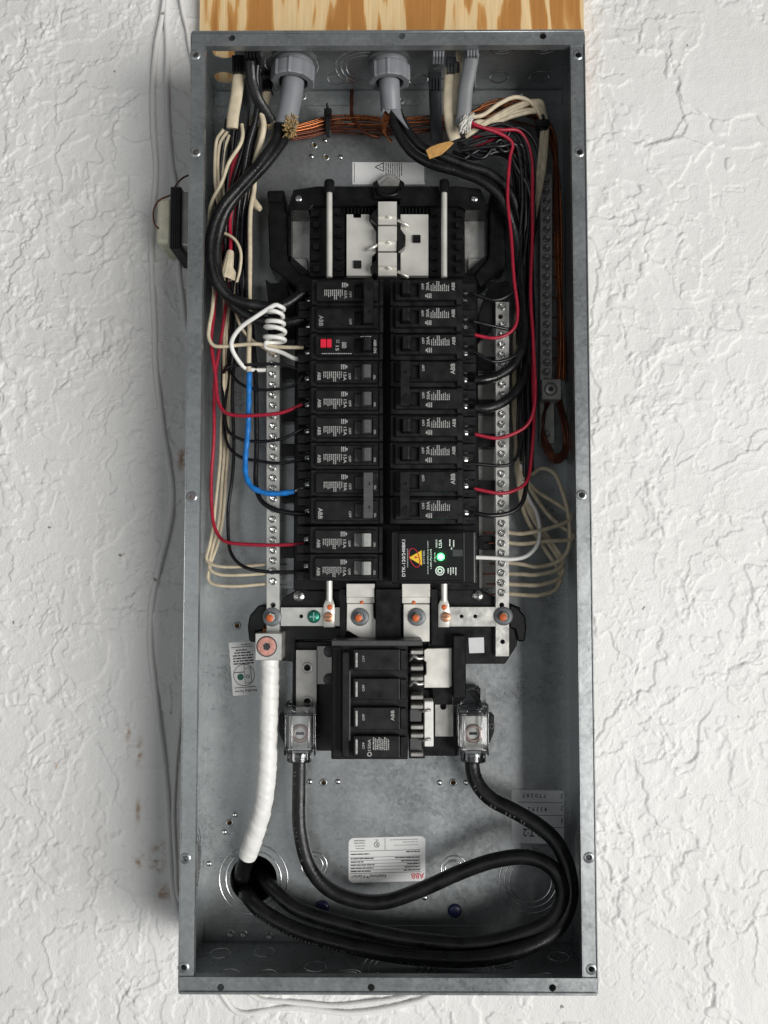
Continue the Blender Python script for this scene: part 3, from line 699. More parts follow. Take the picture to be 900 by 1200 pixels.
# green bonding screw
q = P(368, 722.5, .0335)
m = MB(); m.lathe(q, (0, -1, 0), [(0, .0062), (.0014, .0062), (.0030, .0045), (.0036, .0018), (.0036, 0)], 26); gs = m.build('bonding_screw', GRNS, ch, 50)
m = MB(); m.box(q.x-.0042, q.x+.0042, q.y-.0040, q.y-.0034, q.z-.0006, q.z+.0006); m.box(q.x-.0006, q.x+.0006, q.y-.0041, q.y-.0035, q.z-.0042, q.z+.0042); m.build('screw_slot', mat('pale_green', (.25, .5, .42), .3, .6), gs)
# straps with flange bolts
def flange_bolt(px, py, d, parent, r=10.5, paint=True):
    q = P(px, py, d); rr = S(r, d)
    m = MB(); m.lathe(q, (0, -1, 0), [(0, rr), (.0012, rr), (.0018, rr*.93), (.0022, rr*.62), (.0022, 0)], 30); w = m.build('washer', RUBR, parent, 50)
    m = MB(); m.lathe(q, (0, -1, 0), [(.0020, rr*.56), (.0062, rr*.56), (.0072, rr*.46), (.0072, 0)], 6, False); m.build('bolt_head', ZINC, w)
    if paint:
        m = MB(); m.lathe(q+Vector((-.0012, 0, -.0006)), (0, -1, 0), [(.0070, rr*.40), (.0077, rr*.34), (.0077, 0)], 14); m.build('torque_mark', ORNG, w)
for side_ in (0, 1):
    m = MB()
    if side_ == 0:
        m.pbox(406, 684, 439, 700, .030, .046, .0004); m.pbox(406, 700, 439, 707, .030, .040, .0004)
        m.pprism([(406.5, 707.5), (437.5, 707.5), (438, 724), (448.5, 734), (448.5, 751), (428, 751), (406, 738)], .036, .041, .0004)
        m.pbox(406, 724, 428, 740, .028, .0362, .0003)
    else:
        m.pbox(471, 684, 504, 700, .030, .046, .0004); m.pbox(471, 700, 504, 707, .030, .040, .0004)
        m.pbox(472.5, 708, 503.5, 752, .036, .041, .0006)
    st = m.build('bus_strap', TINB, ch)
    flange_bolt(422 if side_ == 0 else 488.5, 723, .041, st)
    m = MB(); m.lathe(P(424 if side_ == 0 else 485, 706, .0405), (0, -1, 0), [(0, .0018), (.0004, .0015), (.0004, 0)], 12); m.build('torque_mark', ORNG, st)
for x, y in ((350.5, 698.5), (560, 698)):
    m = MB(); q = P(x, y, .026); m.lathe(q, (0, -1, 0), [(0, .0052), (.0015, .0052), (.0028, .0035), (.003, 0)], 22); s_ = m.build('screw', ZINC, ch, 50)
    m = MB(); m.box(q.x-.003, q.x+.003, q.y-.0034, q.y-.0028, q.z-.0005, q.z+.0005); m.box(q.x-.0005, q.x+.0005, q.y-.0033, q.y-.0027, q.z-.003, q.z+.003); m.build('screw_slot', INK, s_)
sticker('blank_sticker', [(549, 747.5), (567, 747), (567.5, 765), (550, 765.5)], .026, PAPD, ch)

# ------------------------------------------------------------------ terminal bars
tscr = MB(); tscr.lathe((0, 0, 0), (0, -1, 0), [(-.0005, .0036), (.0016, .0036), (.0021, .0030), (.0021, .0026), (.0012, .0022), (.0012, 0)], 16)
tscr.box(-.0021, .0021, -.0018, -.0011, -.00035, .00035); tscr.box(-.00035, .00035, -.00175, -.00105, -.0021, .0021)
TSCREW = tscr.mesh('screw'); TSCREW.materials.append(ZINC)
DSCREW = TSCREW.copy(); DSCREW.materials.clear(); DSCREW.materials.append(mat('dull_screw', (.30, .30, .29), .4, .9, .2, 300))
def term_bar(x0, x1, y0, y1, d0, d1, ys, sx, material, smesh, label, holes=(), lip=None):
    b = thing('terminal_bar', P((x0+x1)/2, y1, d0), label, 'terminal bar')
    m = MB(); m.pprism([(x0, y0), (x1, y0), (x1, y1), (x0, y1)], d0, d1, .0003 if not holes else 0, [[(cx+r*math.cos(a), cy+r*math.sin(a)) for a in [2*math.pi*k/14 for k in range(14)]] for cx, cy, r in holes])
    bar = m.build('bar', material, b)
    for y in ys:
        dx = random.uniform(-.6, .6)
        inst(smesh, 'screw', P(sx(y)+dx, y, d1), b, (0, random.uniform(0, 3.1), 0))
    return b
yl = [403+12.1*k for k in range(24)]
bL = term_bar(312.5, 327.5, 392, 748, .026, .034, [y for y in yl if y < 700], lambda y: 320, TIN, TSCREW, 'tinned terminal bar with screws running down to the square lug', [(320, 709, 3.2)])
flange_bolt(319, 723, .034, bL, 11)
yr = [360]+[381.5+11.6*k for k in range(28)]
bR = term_bar(581, 596.5, 354, 769, .026, .034, [y for y in yr if y < 700], lambda y: 588, TIN, TSCREW, 'tinned terminal bar with screws beside the surge protector', [(586.5, 371, 3), (588, 709, 3), (589, 752, 2.8)])
flange_bolt(590, 722, .034, bR, 11)
yg = [213+11.15*k for k in range(22)]
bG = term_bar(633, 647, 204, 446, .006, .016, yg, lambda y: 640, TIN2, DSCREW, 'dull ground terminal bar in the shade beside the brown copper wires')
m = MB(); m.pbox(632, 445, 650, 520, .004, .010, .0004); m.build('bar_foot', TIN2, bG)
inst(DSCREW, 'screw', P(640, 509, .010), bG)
def lug(px0, py0, px1, py1, d0, d1, cx, cy, r, label, paint, material):
    t = thing('cable_lug', P((px0+px1)/2, py1, d0), label, 'cable lug')
    m = MB(); m.pbox(px0, py0, px1, py1, d0, d1, .0006); m.build('lug_body', material, t)
    q = P(cx, cy, d1); rr = S(r, d1)
    m = MB(); m.lathe(q, (0, -1, 0), [(-.0002, rr*1.12), (.0002, rr*1.1), (.0003, rr)], 30); m.build('screw_recess', INK, t)
    m = MB(); m.lathe(q, (0, -1, 0), [(-.0002, rr*.99), (.0010, rr*.96), (.0014, rr*.86), (.0014, rr*.42), (-.001, rr*.40)], 30); m.build('set_screw', paint, t, 50)
    m = MB(); m.lathe(q, (0, -1, 0), [(.0004, rr*.41), (.00041, 0)], 6, False); m.build('hex_socket', INK, t)
    return t
lug(299, 742, 330, 774, .018, .052, 312.5, 757.5, 11, 'square lug with a pink set screw clamping the white taped cable', PINK, TIN)
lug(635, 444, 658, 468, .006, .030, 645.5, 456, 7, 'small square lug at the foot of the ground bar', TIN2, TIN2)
m = MB()
for k in range(7): m.tube(spline([P(309+k*2.2, 745, .030), P(309+k*2.3, 738, .032), P(310+k*2, 730, .028)]), .0008, 6)
tag(recenter(m.build('copper_strands', COPR)), 'bare copper strand ends poking out above the pink-screwed lug', 'wire strands')

# sleeve that leads the service cables into the wall
m = MB(); m.lathe(P(297, 1030, 0), (0, 1, 0), [(.0008, .0232), (.0008, .0262), (.16, .0262), (.16, 0), (.158, 0), (.158, .0232), (.0008, .0232)], 36)
tag(recenter(m.build('conduit_sleeve', DGRY, None, 50)), 'dark round conduit opening in the back where thick cables enter', 'conduit')

# ------------------------------------------------------------------ breakers
PITCHM = .0254
def row_z(k): return P(450, 324.6, .078).z - PITCHM*(k+.5) - (.0013 if k >= 9 else 0)
XR = P(457.5, 500, .070).x; XL = P(448.5, 500, .070).x
def module(m, z, gfci=False):
    """one pole, local: x from the bus outwards, y = -depth, z up"""
    w = .01245
    m.box(.0, .0675, -.070, -.030, z-w, z+w, .0006)
    m.box(-.0002, .0035, -.0715, -.050, z-w+.0004, z+w-.0004, .0005)
    za, zb = z-.0086, z+.0098
    m.box(.026, .0615, -.078, -.0695, za, zb, .0007)
    m.box(.0045, .0095, -.078, -.0695, za, zb, .0006)
    m.box(.009, .0265, -.0775, -.0695, zb-.0030, zb, .0004)
    m.box(.009, .0265, -.0775, -.0695, za, za+.0030, .0004)
    m.box(.0610, .0662, -.0735, -.0695, z-w+.0006, z+w-.0006, .0005)
    # terminal end: two cheeks and a floor
    m.box(.0670, .0800, -.060, -.030, z+.0042, z+w, .0007)
    m.box(.0670, .0800, -.060, -.030, z-w, z-.0050, .0007)
    m.box(.0670, .0790, -.044, -.030, z-.0052, z+.0044)
    m.box(.0670, .0720, -.0630, -.0590, z+.0060, z+w-.0008, .0004)
    m.box(.0720, .0800, -.0612, -.0590, z+.0068, z+.0078); m.box(.0720, .0800, -.0612, -.0590, z-.0098, z-.0088)
def body_mesh(poles):
    m = MB()
    for k in range(poles): module(m, (poles-1)*PITCHM/2 - k*PITCHM)
    me = m.mesh('body'); me.materials.append(BLK); return me
BODY1, BODY2 = body_mesh(1), body_mesh(2)
def handle_mesh(material):
    m = MB()
    m.box(.0098, .0262, -.0735, -.0700, -.0064, .0076, .0006)          # pivot drum in the slot
    pts = [(.0205, .0725), (.0185, .0855), (.0165, .0872), (.0115, .0868), (.0100, .0850), (.0108, .0725)]
    bm = m.bm; A = [bm.verts.new((x, -d, .0066)) for x, d in pts]; B = [bm.verts.new((x, -d, -.0054)) for x, d in pts]
    fs = [bm.faces.new(A), bm.faces.new(B)]+[bm.faces.new((A[i], A[(i+1) % 6], B[(i+1) % 6], B[i])) for i in range(6)]
    bmesh.ops.recalc_face_normals(bm, faces=fs)
    bmesh.ops.bevel(bm, geom=list({e for f in fs for e in f.edges}), offset=.0006, segments=2, affect='EDGES', profile=.5)
    me = m.mesh('handle'); me.materials.append(material); return me
H_G, H_K, H_P = handle_mesh(HGREY), handle_mesh(BLK), handle_mesh(HLIGHT)
def tie_mesh(material):
    m = MB()
    m.prism([(.0090, -.0205), (.0172, -.0205), (.0172, .0205), (.0090, .0205)], .0845, .0885, 0, [[(.0115, z-.0014), (.0147, z-.0014), (.0147, z+.0014), (.0115, z+.0014)] for z in (-.0105, .0105)])
    me = m.mesh('handle_tie'); me.materials.append(material); return me
TIE_G, TIE_K = tie_mesh(HGREY), tie_mesh(BLK)
def print_mesh(seed):
    """nine lines of small print reading up the face"""
    rnd = random.Random(seed); m = MB(); d = .07815
    for k in range(10):
        x = .0372+k*.00178; z = -.0006; end = z + (.0092 if k in (3, 4) else rnd.uniform(.0050, .0072))
        while z < end:
            l = min(rnd.uniform(.0006, .0018), end-z); m.quad((x, -d, z), (x+.00085, -d, z), (x+.00085, -d, z+l), (x, -d, z+l)); z += l+.00035
    me = m.mesh('fine_print'); me.materials.append(INKW); return me
PRINT = print_mesh(4)
def mark_mesh():
    m = MB(); d = .07815
    for k in range(3): m.quad((.0338+k*.0016, -d, -.0072), (.0346+k*.0016, -d, -.0072), (.0346+k*.0016, -d, -.0028), (.0338+k*.0016, -d, -.0028))
    m.quad((.0322, -d, -.0060), (.0334, -d, -.0060), (.0334, -d, -.0038), (.0322, -d, -.0038))
    me = m.mesh('approval_mark'); me.materials.append(INKW); return me
MARK = mark_mesh()
bs = MB(); bs.lathe((.0700, -.0440, -.0010), (0, -1, 0), [(0, .0046), (.0030, .0046), (.0040, .0038), (.0040, 0)], 20)
BSCR = bs.mesh('terminal_screw'); BSCR.materials.append(ZINC)
sl_ = MB(); sl_.box(.0665, .0735, -.0484, -.0478, -.0015, -.0005); sl_.box(.0695, .0705, -.0485, -.0479, -.0045, .0025)
BSLOT = sl_.mesh('screw_slot'); BSLOT.materials.append(INK)
def lpart(me, name, parent, dz=0):
    o = bpy.data.objects.new(name, me); COL.objects.link(o); o.parent = parent; o.location = (0, 0, dz); 
    if name in ('fine_print', 'approval_mark'): o['kind'] = 'stuff'
    return o
def breaker(row, left, poles, amps, label, group, hm, tie=None, ink=INKW, printed=None, ext=None):
    z = (row_z(row)+row_z(row+poles-1))/2
    b = thing('circuit_breaker', (XL if left else XR, 0, z), label, 'circuit breaker', group)
    b.location = b.location + Vector((random.uniform(-.0004, .0004), random.uniform(-.0008, .0004), 0))
    if left: b.rotation_euler = (0, math.pi, 0)
    lpart(BODY1 if poles == 1 else BODY2, 'body', b)
    pm = 0 if poles == 1 else 1               # which pole carries the rating print (the lower one in the right bank)
    for k in range(poles):
        dz = (poles-1)*PITCHM/2 - k*PITCHM
        lpart(hm, 'handle', b, dz)
        s_ = lpart(BSCR, 'terminal_screw', b, dz); lpart(BSLOT, 'screw_slot', s_)
        lettering('OFF', (.0300, -.07815, dz+.0038), .0058, .0023, R(90), ink, b, local=True)
        if k == pm:
            lettering(amps, (.0344, -.07815, dz+.0040), .0078, .0029, R(90), ink, b, local=True)
            lpart(PRINT, 'fine_print', b, dz); lpart(MARK, 'approval_mark', b, dz)
            if poles == 1: lettering('ABB', (.0580, -.07815, dz+.0036), .0076, .0031, R(90), ink, b, local=True)
        else: lettering('ABB', (.0570, -.07815, dz+.0030), .0100, .0040, R(90), ink, b, local=True)
        if hm is not H_K: lettering('ON', (.0072, -.07815, dz+.0045), .0036, .0021, R(90), ink, b, local=True)
    if tie is not None: lpart(tie, 'handle_tie', b)
    return b
GL, GR_ = 'breakers in the bank with grey handles', 'breakers in the bank with black handles'
breaker(0, True, 2, '60A', 'two-pole 60A breaker with black handle tie above the red-buttoned breaker', GL, H_K, TIE_K, INKG)
breaker(3, True, 1, '15A', 'single 15A breaker directly below the red-buttoned breaker', GL, H_G)
breaker(4, True, 1, '15A', 'single 15A breaker, second below the red-buttoned breaker, fed by a red wire', GL, H_G)
breaker(5, True, 1, '15A', 'single 15A breaker, third below the red-buttoned breaker', GL, H_G)
breaker(6, True, 1, '15A', 'single 15A breaker directly above the two-pole 30A with the blue wire', GL, H_G)
breaker(7, True, 2, '30A', 'two-pole 30A breaker with grey handle tie fed by the blue taped wire', GL, H_G, TIE_G)
breaker(9, True, 1, '15A', 'single 15A breaker with pale handle, fed by a red wire, below a two-pole breaker', GL, H_P)
breaker(10, True, 1, '15A', 'lowest 15A breaker with pale handle beside the surge protector, fed by a black wire', GL, H_P)
breaker(0, False, 1, '20A', 'topmost black-handled 20A breaker just under the bright bus plate', GR_, H_K)
breaker(1, False, 1, '20A', 'black-handled 20A breaker, second below the bright bus plate', GR_, H_K)
breaker(2, False, 1, '20A', 'black-handled 20A breaker directly above the two-pole 50A, fed by a red wire', GR_, H_K)
breaker(3, False, 2, '50A', 'two-pole 50A breaker with black handle tie fed by two thick wires', GR_, H_K, TIE_K)
breaker(5, False, 1, '20A', 'black-handled 20A breaker directly below the two-pole 50A, fed by a red wire', GR_, H_K)
breaker(6, False, 1, '20A', 'black-handled 20A breaker directly above the black-handled two-pole 30A', GR_, H_K)
breaker(7, False, 2, '30A', 'black-handled two-pole 30A breaker directly above the surge protector', GR_, H_K, TIE_K)
# breaker with test buttons
g = thing('circuit_breaker', (XL, 0, row_z(2)), '15 amp breaker with two red test buttons', 'circuit breaker', GL); g.rotation_euler = (0, math.pi, 0)
m = MB(); module(m, 0); m.box(.0262, .0612, -.0788, -.0778, -.0080, .0092, .0003); me = m.mesh('body'); me.materials.append(BLK); lpart(me, 'body', g)
lpart(H_K, 'handle', g); s_ = lpart(BSCR, 'terminal_screw', g); lpart(BSLOT, 'screw_slot', s_)
for x in (.0492, .0548):
    m = MB(); m.box(x-.0022 if x < .05 else x-.0029, x+.0022 if x < .05 else x+.0024, -.0812, -.0785, -.0050, .0030, .0006); me = m.mesh('test_button'); me.materials.append(REDB); lpart(me, 'test_button', g)
lettering('15', (.0418, -.0790, .0034), .0046, .0030, R(90), INKW, g, local=True)
lettering('ABB ON', (.0070, -.07815, .0014), .0125, .0026, R(90), INKW, g, local=True)
m = MB()
for k in range(4): m.quad((.0335+k*.0011, -.0790, -.0024), (.0340+k*.0011, -.0790, -.0024), (.0340+k*.0011, -.0790, .0034), (.0335+k*.0011, -.0790, .0034))
for k in range(14): m.quad((.0285+k*.0020, -.0790, .0080), (.0300+k*.0020, -.0790, .0080), (.0300+k*.0020, -.0790, .0087), (.0285+k*.0020, -.0790, .0087))
for k in range(5): m.quad((.0106+k*.0021, -.07765, -.0082), (.0122+k*.0021, -.07765, -.0082), (.0122+k*.0021, -.07765, -.0073), (.0106+k*.0021, -.07765, -.0073))
m.lathe((.0412, -.0790, -.0030), (0, -1, 0), [(0, .0018), (.00001, .0013)], 4)
me = m.mesh('fine_print'); me.materials.append(INKW); lpart(me, 'fine_print', g)

# ------------------------------------------------------------------ surge protector
c0, c1 = P(458, 621.5, .080), P(558.5, 684.5, .080)
sp = thing('surge_protector', (c0.x, 0, (c0.z+c1.z)/2), 'black surge protector with a glowing green light and a yellow triangle logo', 'surge protector')
Wd, Ht = c1.x-c0.x, c0.z-c1.z
m = MB(); m.box(0, Wd, -.079, -.030, -Ht/2, Ht/2, .0022, 3); m.box(.0068, Wd*.845, -.0806, -.0785, -Ht/2+.0030, Ht/2-.0022, .0008)
me = m.mesh('body'); me.materials.append(mat('satin_black_plastic', (.007, .007, .008), .28, 0, .3, 100, .08, 900, .4)); 
for f in me.polygons: f.use_smooth = False
lpart(me, 'body', sp)
m = MB(); m.box(Wd*.852, Wd*.860, -.0798, -.0788, -Ht/2+.0025, Ht/2-.0025); me = m.mesh('ridge'); me.materials.append(HGREY); lpart(me, 'ridge', sp)
m = MB(); m.box(Wd*.60+.0095, Wd*.60+.0185, -.0809, -.0805, .0008, .0068); me = m.mesh('window'); me.materials.append(INK); wn = lpart(me, 'window', sp)
def spx(px, py): return (P(px, py, .0808).x-c0.x, -.08078, P(px, py, .0808).z-(c0.z+c1.z)/2)
for s_, px, py, l, h, ink in (('DTK-120/240BK1', 473, 654, 43, 3.8, INKB), ('www.ditekcorp.com', 501.5, 653.5, 39, 1.7, INKB), ('1-800-753-2345', 505, 655, 23, 1.7, INKB), ('MADE IN', 511.5, 637, 9, 2, INKB), ('USA', 516, 637, 10, 3.6, INKB), ('LED ON = OK', 509.6, 653, 11, 1.3, INKB)):
    lettering(s_, spx(px, py), S(l, .08), S(h, .08), R(90), ink, sp, local=True)
for x, y0, y1 in ((477, 643, 665), (526.5, 632, 640), (531, 633, 641), (528.5, 641.5, 644), (524.5, 666, 672), (527.5, 665, 674), (530.5, 665, 672), (533.5, 665, 674)):
    m = MB(); y = y0; rnd = random.Random(int(x*10))
    while y < y1:
        w = min(rnd.uniform(.8, 2.6), y1-y); a_, b_ = Vector(spx(x, y+w)), Vector(spx(x+1.3, y)); m.quad((a_.x, a_.y, a_.z), (b_.x, a_.y, a_.z), (b_.x, a_.y, b_.z), (a_.x, a_.y, b_.z)); y += w+.4
    me = m.mesh('fine_print'); me.materials.append(INKG if x < 480 else INKB); lpart(me, 'fine_print', sp)
def poly_part(pts, name, material, lift=0):
    m = MB(); m.bm.faces.new([m.bm.verts.new(Vector(spx(x, y))-Vector((0, lift, 0))) for x, y in pts]); me = m.mesh(name); me.materials.append(material); return lpart(me, name, sp)
poly_part([(479, 653.5), (494, 645), (494.5, 662.5)], 'yellow_triangle', YELL)
m = MB(); pts = []
for k in range(33):
    a_ = 2*math.pi*k/32; x, y = 5.6*math.cos(a_), 11.5*math.sin(a_); t_ = R(-18)
    pts.append(Vector(spx(485.8+x*math.cos(t_)-y*math.sin(t_), 653.5+x*math.sin(t_)+y*math.cos(t_)))-Vector((0, .0002, 0)))
m.tube(pts, .0004, 4, False); me = m.mesh('red_swoosh'); me.materials.append(INKR); lpart(me, 'red_swoosh', sp)
poly_part([(486.2, 651.8), (491, 653.2), (486.2, 654.6)], 'lightning_mark', INKR, .0003)
lettering('DITEK', spx(496.6, 652.5), S(16, .08), S(2.3, .08), R(90), INKW, sp, local=True)
m = MB(); q = Vector(spx(515.5, 669)); m.lathe(q, (0, -1, 0), [(0, .0042), (.00002, .0032)], 24); m.lathe(q, (0, -1, 0), [(.00001, .0024), (.00003, .0012)], 20); me = m.mesh('approval_mark'); me.materials.append(INKB); lpart(me, 'approval_mark', sp)
m = MB(); q = Vector(spx(516.5, 652.5)); m.lathe(q, (0, -1, 0), [(-.001, .0037), (.0006, .0034), (.0012, .0022), (.0013, 0)], 24); me = m.mesh('indicator_light'); me.materials.append(LED); il = lpart(me, 'indicator_light', sp)
m = MB(); m.lathe(q+Vector((0, -.0012, 0)), (0, -1, 0), [(0, .0021), (.0006, .0017), (.0009, 0)], 20); me = m.mesh('light_core'); me.materials.append(LED2); lpart(me, 'light_core', il)
lp = bpy.data.lights.new('indicator_glow', 'POINT'); lp.energy = .005; lp.color = (.2, 1, .35); lp.shadow_soft_size = .002
lo = bpy.data.objects.new('indicator_glow', lp); COL.objects.link(lo); lo.location = Vector((c0.x, 0, (c0.z+c1.z)/2))+q+Vector((0, -.006, 0))

# ------------------------------------------------------------------ main breaker
mb_ = thing('main_breaker', P(433, 890, .0), 'black four-pole 150A main breaker below the bus straps', 'circuit breaker')
m = MB(); m.pbox(388.5, 752, 478, 890, .024, .066, .0008)
body = m.build('body', BLK, mb_)
m = MB(); m.pbox(388.5, 750.5, 495, 757, .030, .071, .0006); m.build('top_cover', mat('dark_grey_plastic', (.055, .055, .056), .4, 0, .2, 200), mb_)
for y0, y1 in ((761, 786), (795, 820.5), (829, 855), (862.5, 888)):
    m = MB(); m.pbox(414, y0, 468.5, y1, .064, .074, .0006); f_ = m.build('face_plate', BLK, mb_)
    m = MB(); m.pbox(469, y0+1, 477, y1-1, .064, .070, .0005); m.build('shoulder', BLK, mb_)
    m = MB(); m.pbox(416.6, y0+4, 419, y1-4, .0735, .0746, .0002); m.build('indicator_strip', INKW, f_)
    m = MB(); m.pbox(467.2, y0+.6, 468.2, y1-.6, .0738, .0746, .0002); m.build('ridge', HGREY, f_)
    lettering('OFF', P(426, (y0+y1)/2-1.5, .0742), S(7.5, .074), S(2.9, .074), R(90), INKG if y0 < 780 else INKW, mb_)
lettering('ABB', P(460, 838.5, .0742), S(12, .074), S(4, .074), R(90), INKW, mb_)
lettering('150A', P(432.8, 873, .0742), S(13, .074), S(3.6, .074), R(90), INKW, mb_)
pstrips([(437+k*2.2, 864+(k % 3)*1.2, 438.3+k*2.2, 879) for k in range(9)], .0742, 0, 0, (1.6, .5), 9).build('fine_print', INKW, mb_)
m = MB(); m.lathe(P(433, 883.8, .0742), (0, -1, 0), [(0, .0023), (.00001, .0014)], 6); m.build('approval_mark', INKW, mb_)
m = MB(); m.pbox(400.5, 764, 408.5, 888, .066, .083, .0012); m.build('handle_bar', BLK, mb_)
m = MB(); m.pbox(408.6, 786, 410.2, 868, .066, .080, .0004); m.build('handle_edge', HGREY, mb_)
m = MB(); m.pbox(390, 758, 400, 889, .064, .068, .0005); m.build('rim', BLK, mb_)
for y in (762, 781, 793, 815, 826, 850, 860, 882):
    m = MB(); a_, b_ = P(481, y, .05), P(496, y+5, .05); m.box(a_.x, b_.x, -.050, -.026, b_.z, a_.z, .0008); m.build('jaw', TIN2, mb_)
for y in (770, 800):
    m = MB(); m.tube(spline([P(480, y+4, .046), P(485, y-1, .050), P(490, y+2, .050), P(497, y+1, .048)]), .0014, 8); m.build('spring_clip', TIN, mb_)
for y in (838, 872):
    m = MB(); m.pbox(480, y-7, 494, y+8, .026, .044, .0008); m.build('jaw_block', HGREY, mb_)
for q_ in ((479, 758, 498, 889, .008, .026), (343, 752, 390, 880, .006, .018), (497, 808, 536, 886, .006, .018)):
    m = MB(); m.pbox(*q_, .0006); m.build('mounting_base', BLK2, mb_)
m = MB(); m.pprism([(497, 762), (500, 760), (529.5, 759.5), (529.5, 804), (526, 806), (497, 806), (497, 792), (499.5, 790), (499.5, 776), (497, 774)], .026, .034, .0005); m.build('contact_plate', TINB, mb_)
m = MB(); m.pbox(497, 822, 508, 875, .026, .046, .0008); m.build('insulator_strip', WWHT, mb_)
for y in (832, 866): 
    m = MB(); m.tube([P(494, y+2, .047), P(505, y, .0475)], .0012, 6); m.build('clip_end', TIN2, mb_)
m = MB(); m.pprism([(510, 815), (531, 815), (531, 863), (510, 863)], .018, .024, 0, [[(519.5+4*math.cos(a_), 828+4*math.sin(a_)) for a_ in [2*math.pi*k/14 for k in range(14)]]]); m.build('lug_plate', TIN2, mb_)
m = MB(); m.pprism([(347, 762), (371, 762), (371, 838), (347, 838)], .018, .026, 0, [[(360+4*math.cos(a_), cy+4*math.sin(a_)) for a_ in [2*math.pi*k/14 for k in range(14)]] for cy in (782.5, 822)]); lp_ = m.build('lug_plate', TIN2, mb_)
for cy in (782.5, 822):
    m = MB(); m.lathe(P(360, cy, .026), (0, -1, 0), [(0, S(6.8, .026)), (.0005, S(6.4, .026)), (.0002, S(4.2, .026))], 20); m.build('hole_rim', TIN2, lp_)
m = MB(); m.pbox(371.5, 757, 390, 802, .018, .024, .0004); m.build('link_plate', TIN2, mb_)
for y in (763, 796):
    m = MB(); q = P(386, y, .024); m.lathe(q, (0, -1, 0), [(0, .0058), (.002, .0058), (.0024, .005), (.0024, 0)], 20); s_ = m.build('screw', mat('dark_screw', (.06, .06, .06), .4, .6), mb_, 50)
    m = MB(); m.prism([(q.x-.0045, q.z+.002), (q.x-.0040, q.z+.0028), (q.x+.0045, q.z-.002), (q.x+.0040, q.z-.0028)], -q.y+.0023, -q.y+.0026); m.build('screw_slot', INK, s_)

# main lugs under clear covers
def main_lug(cx, label, mirror):
    t = thing('main_lug', P(cx, 892, .0), label, 'cable lug', 'main lugs under clear covers')
    m = MB(); m.pbox(cx-13, 838, cx+13, 880, .014, .036, .0010); m.build('lug_body', TIN, t)
    q = P(cx, 859.5, .036)
    m = MB(); m.lathe(q, (0, -1, 0), [(-.0005, .0088), (.0016, .0088), (.0024, .0078), (.0022, .0058), (-.0012, .0050), (-.0012, 0)], 28); sc_ = m.build('set_screw', mat('pinkish_aluminium', (.50, .38, .34), .38, .5, .2, 200), t, 50)
    m = MB(); m.box(q.x-.0038, q.x+.0038, q.y-.0002, q.y+.0014, q.z-.0013, q.z+.0013); m.build('screw_slot', INK, sc_)
    # clear cover: shell of walls round the lug, each pane with rounded, light-catching edges
    for j, q_ in enumerate(((cx-16.5, 829, cx+16.5, 884, .0405, .0418), (cx-18.5, 826, cx-16.7, 886, .012, .0425), (cx+16.7, 826, cx+18.5, 886, .012, .0425), (cx-16, 826, cx+16, 828.5, .016, .0440), (cx-16, 836.5, cx+16, 839, .0418, .0460), (cx-16, 877.5, cx+16, 880.5, .0418, .0470), (cx-11, 840, cx-9, 877, .0418, .0455), (cx+9, 840, cx+11, 877, .0418, .0455), (cx-9, 832, cx-6, 836, .0418, .0450), (cx+6, 832, cx+9, 836, .0418, .0450))):
        a_, b2 = P(q_[0], q_[1], q_[5]), P(q_[2], q_[3], q_[5])
        m = MB(); m.box(a_.x, b2.x, -q_[5], -q_[4], b2.z, a_.z, .0008, 2)
        for f in m.bm.faces: f.smooth = True
        m.build('clear_cover' if j == 0 else 'cover_rib', CLEAR, t, 35)
    m = MB(); b_ = P(cx, 886, .026)
    m.lathe(b_+Vector((0, 0, .004)), (0, 0, -1), [(0, .0125), (.0075, .0125), (.0085, .0118), (.0085, .0090), (0, .0090)], 28); m.build('cover_collar', CLEAR, t, 50)
    s = -1 if mirror else 1
    m = MB(); m.pprism([(cx-s*19, 838), (cx-s*24.5, 838), (cx-s*24.5, 858), (cx-s*19, 872)], .010, .026, .0006); m.build('side_clip', BLK2, t)
    m = MB(); m.lathe(P(cx-s*21.5, 851, .026), (0, -1, 0), [(0, .0030), (.0008, .0026), (.0008, .0016)], 16); m.build('clip_ring', HGREY, t)
    return t
main_lug(351.5, 'clear-covered main lug between the white taped cable and the main breaker', False)
main_lug(554.5, 'clear-covered main lug beside the bright white insulator strip', True)
m = MB(); m.pprism([(530, 812), (556, 808), (562, 815), (566, 830), (530, 836)], .022, .034, .001)
tag(recenter(m.build('clear_shroud', CLEAR)), 'loose clear plastic shroud above the clear-covered lug near the white strip', 'plastic cover')
m = MB(); m.pprism([(546, 806), (563, 806), (563, 826), (560, 826)], .004, .020, .0006)
attach(m.build('rear_bracket', BLK2), mb_)

# ------------------------------------------------------------------ wires
def wire(pp, r, material, label, group=None, d=None, name='wire', cat='wire', n=10, step=.0025, flat=None, wob=None):
    pts = path(pp, d, step)
    if wob is None: wob = .00035 if r < .003 else .0003
    if wob:
        ph = random.uniform(0, 6)
        pts = [p + Vector((math.sin(i*.21+ph), math.sin(i*.17+ph*2), math.cos(i*.19+ph)))*wob for i, p in enumerate(pts)]
    m = MB(); m.tube(pts, r, n, True, 0, flat)
    o = recenter(m.build(name, material, None, 60))
    return tag(o, label, cat, group)
def bare_end(o, pp, r=.0011, material=None, d=None):
    m = MB(); m.tube(path(pp, d), r, 8); e_ = m.build('bare_end', material or COPR); attach(e_, o); return e_
TL = .052   # depth of the breaker terminals
GW1 = 'wires fanning into the grey-handled bank'; GW2 = 'wires fanning into the black-handled bank'
GN1 = 'cream neutral wires of the bar above the square lug'; GN2 = 'dusty neutral wires of the bar beside the surge protector'

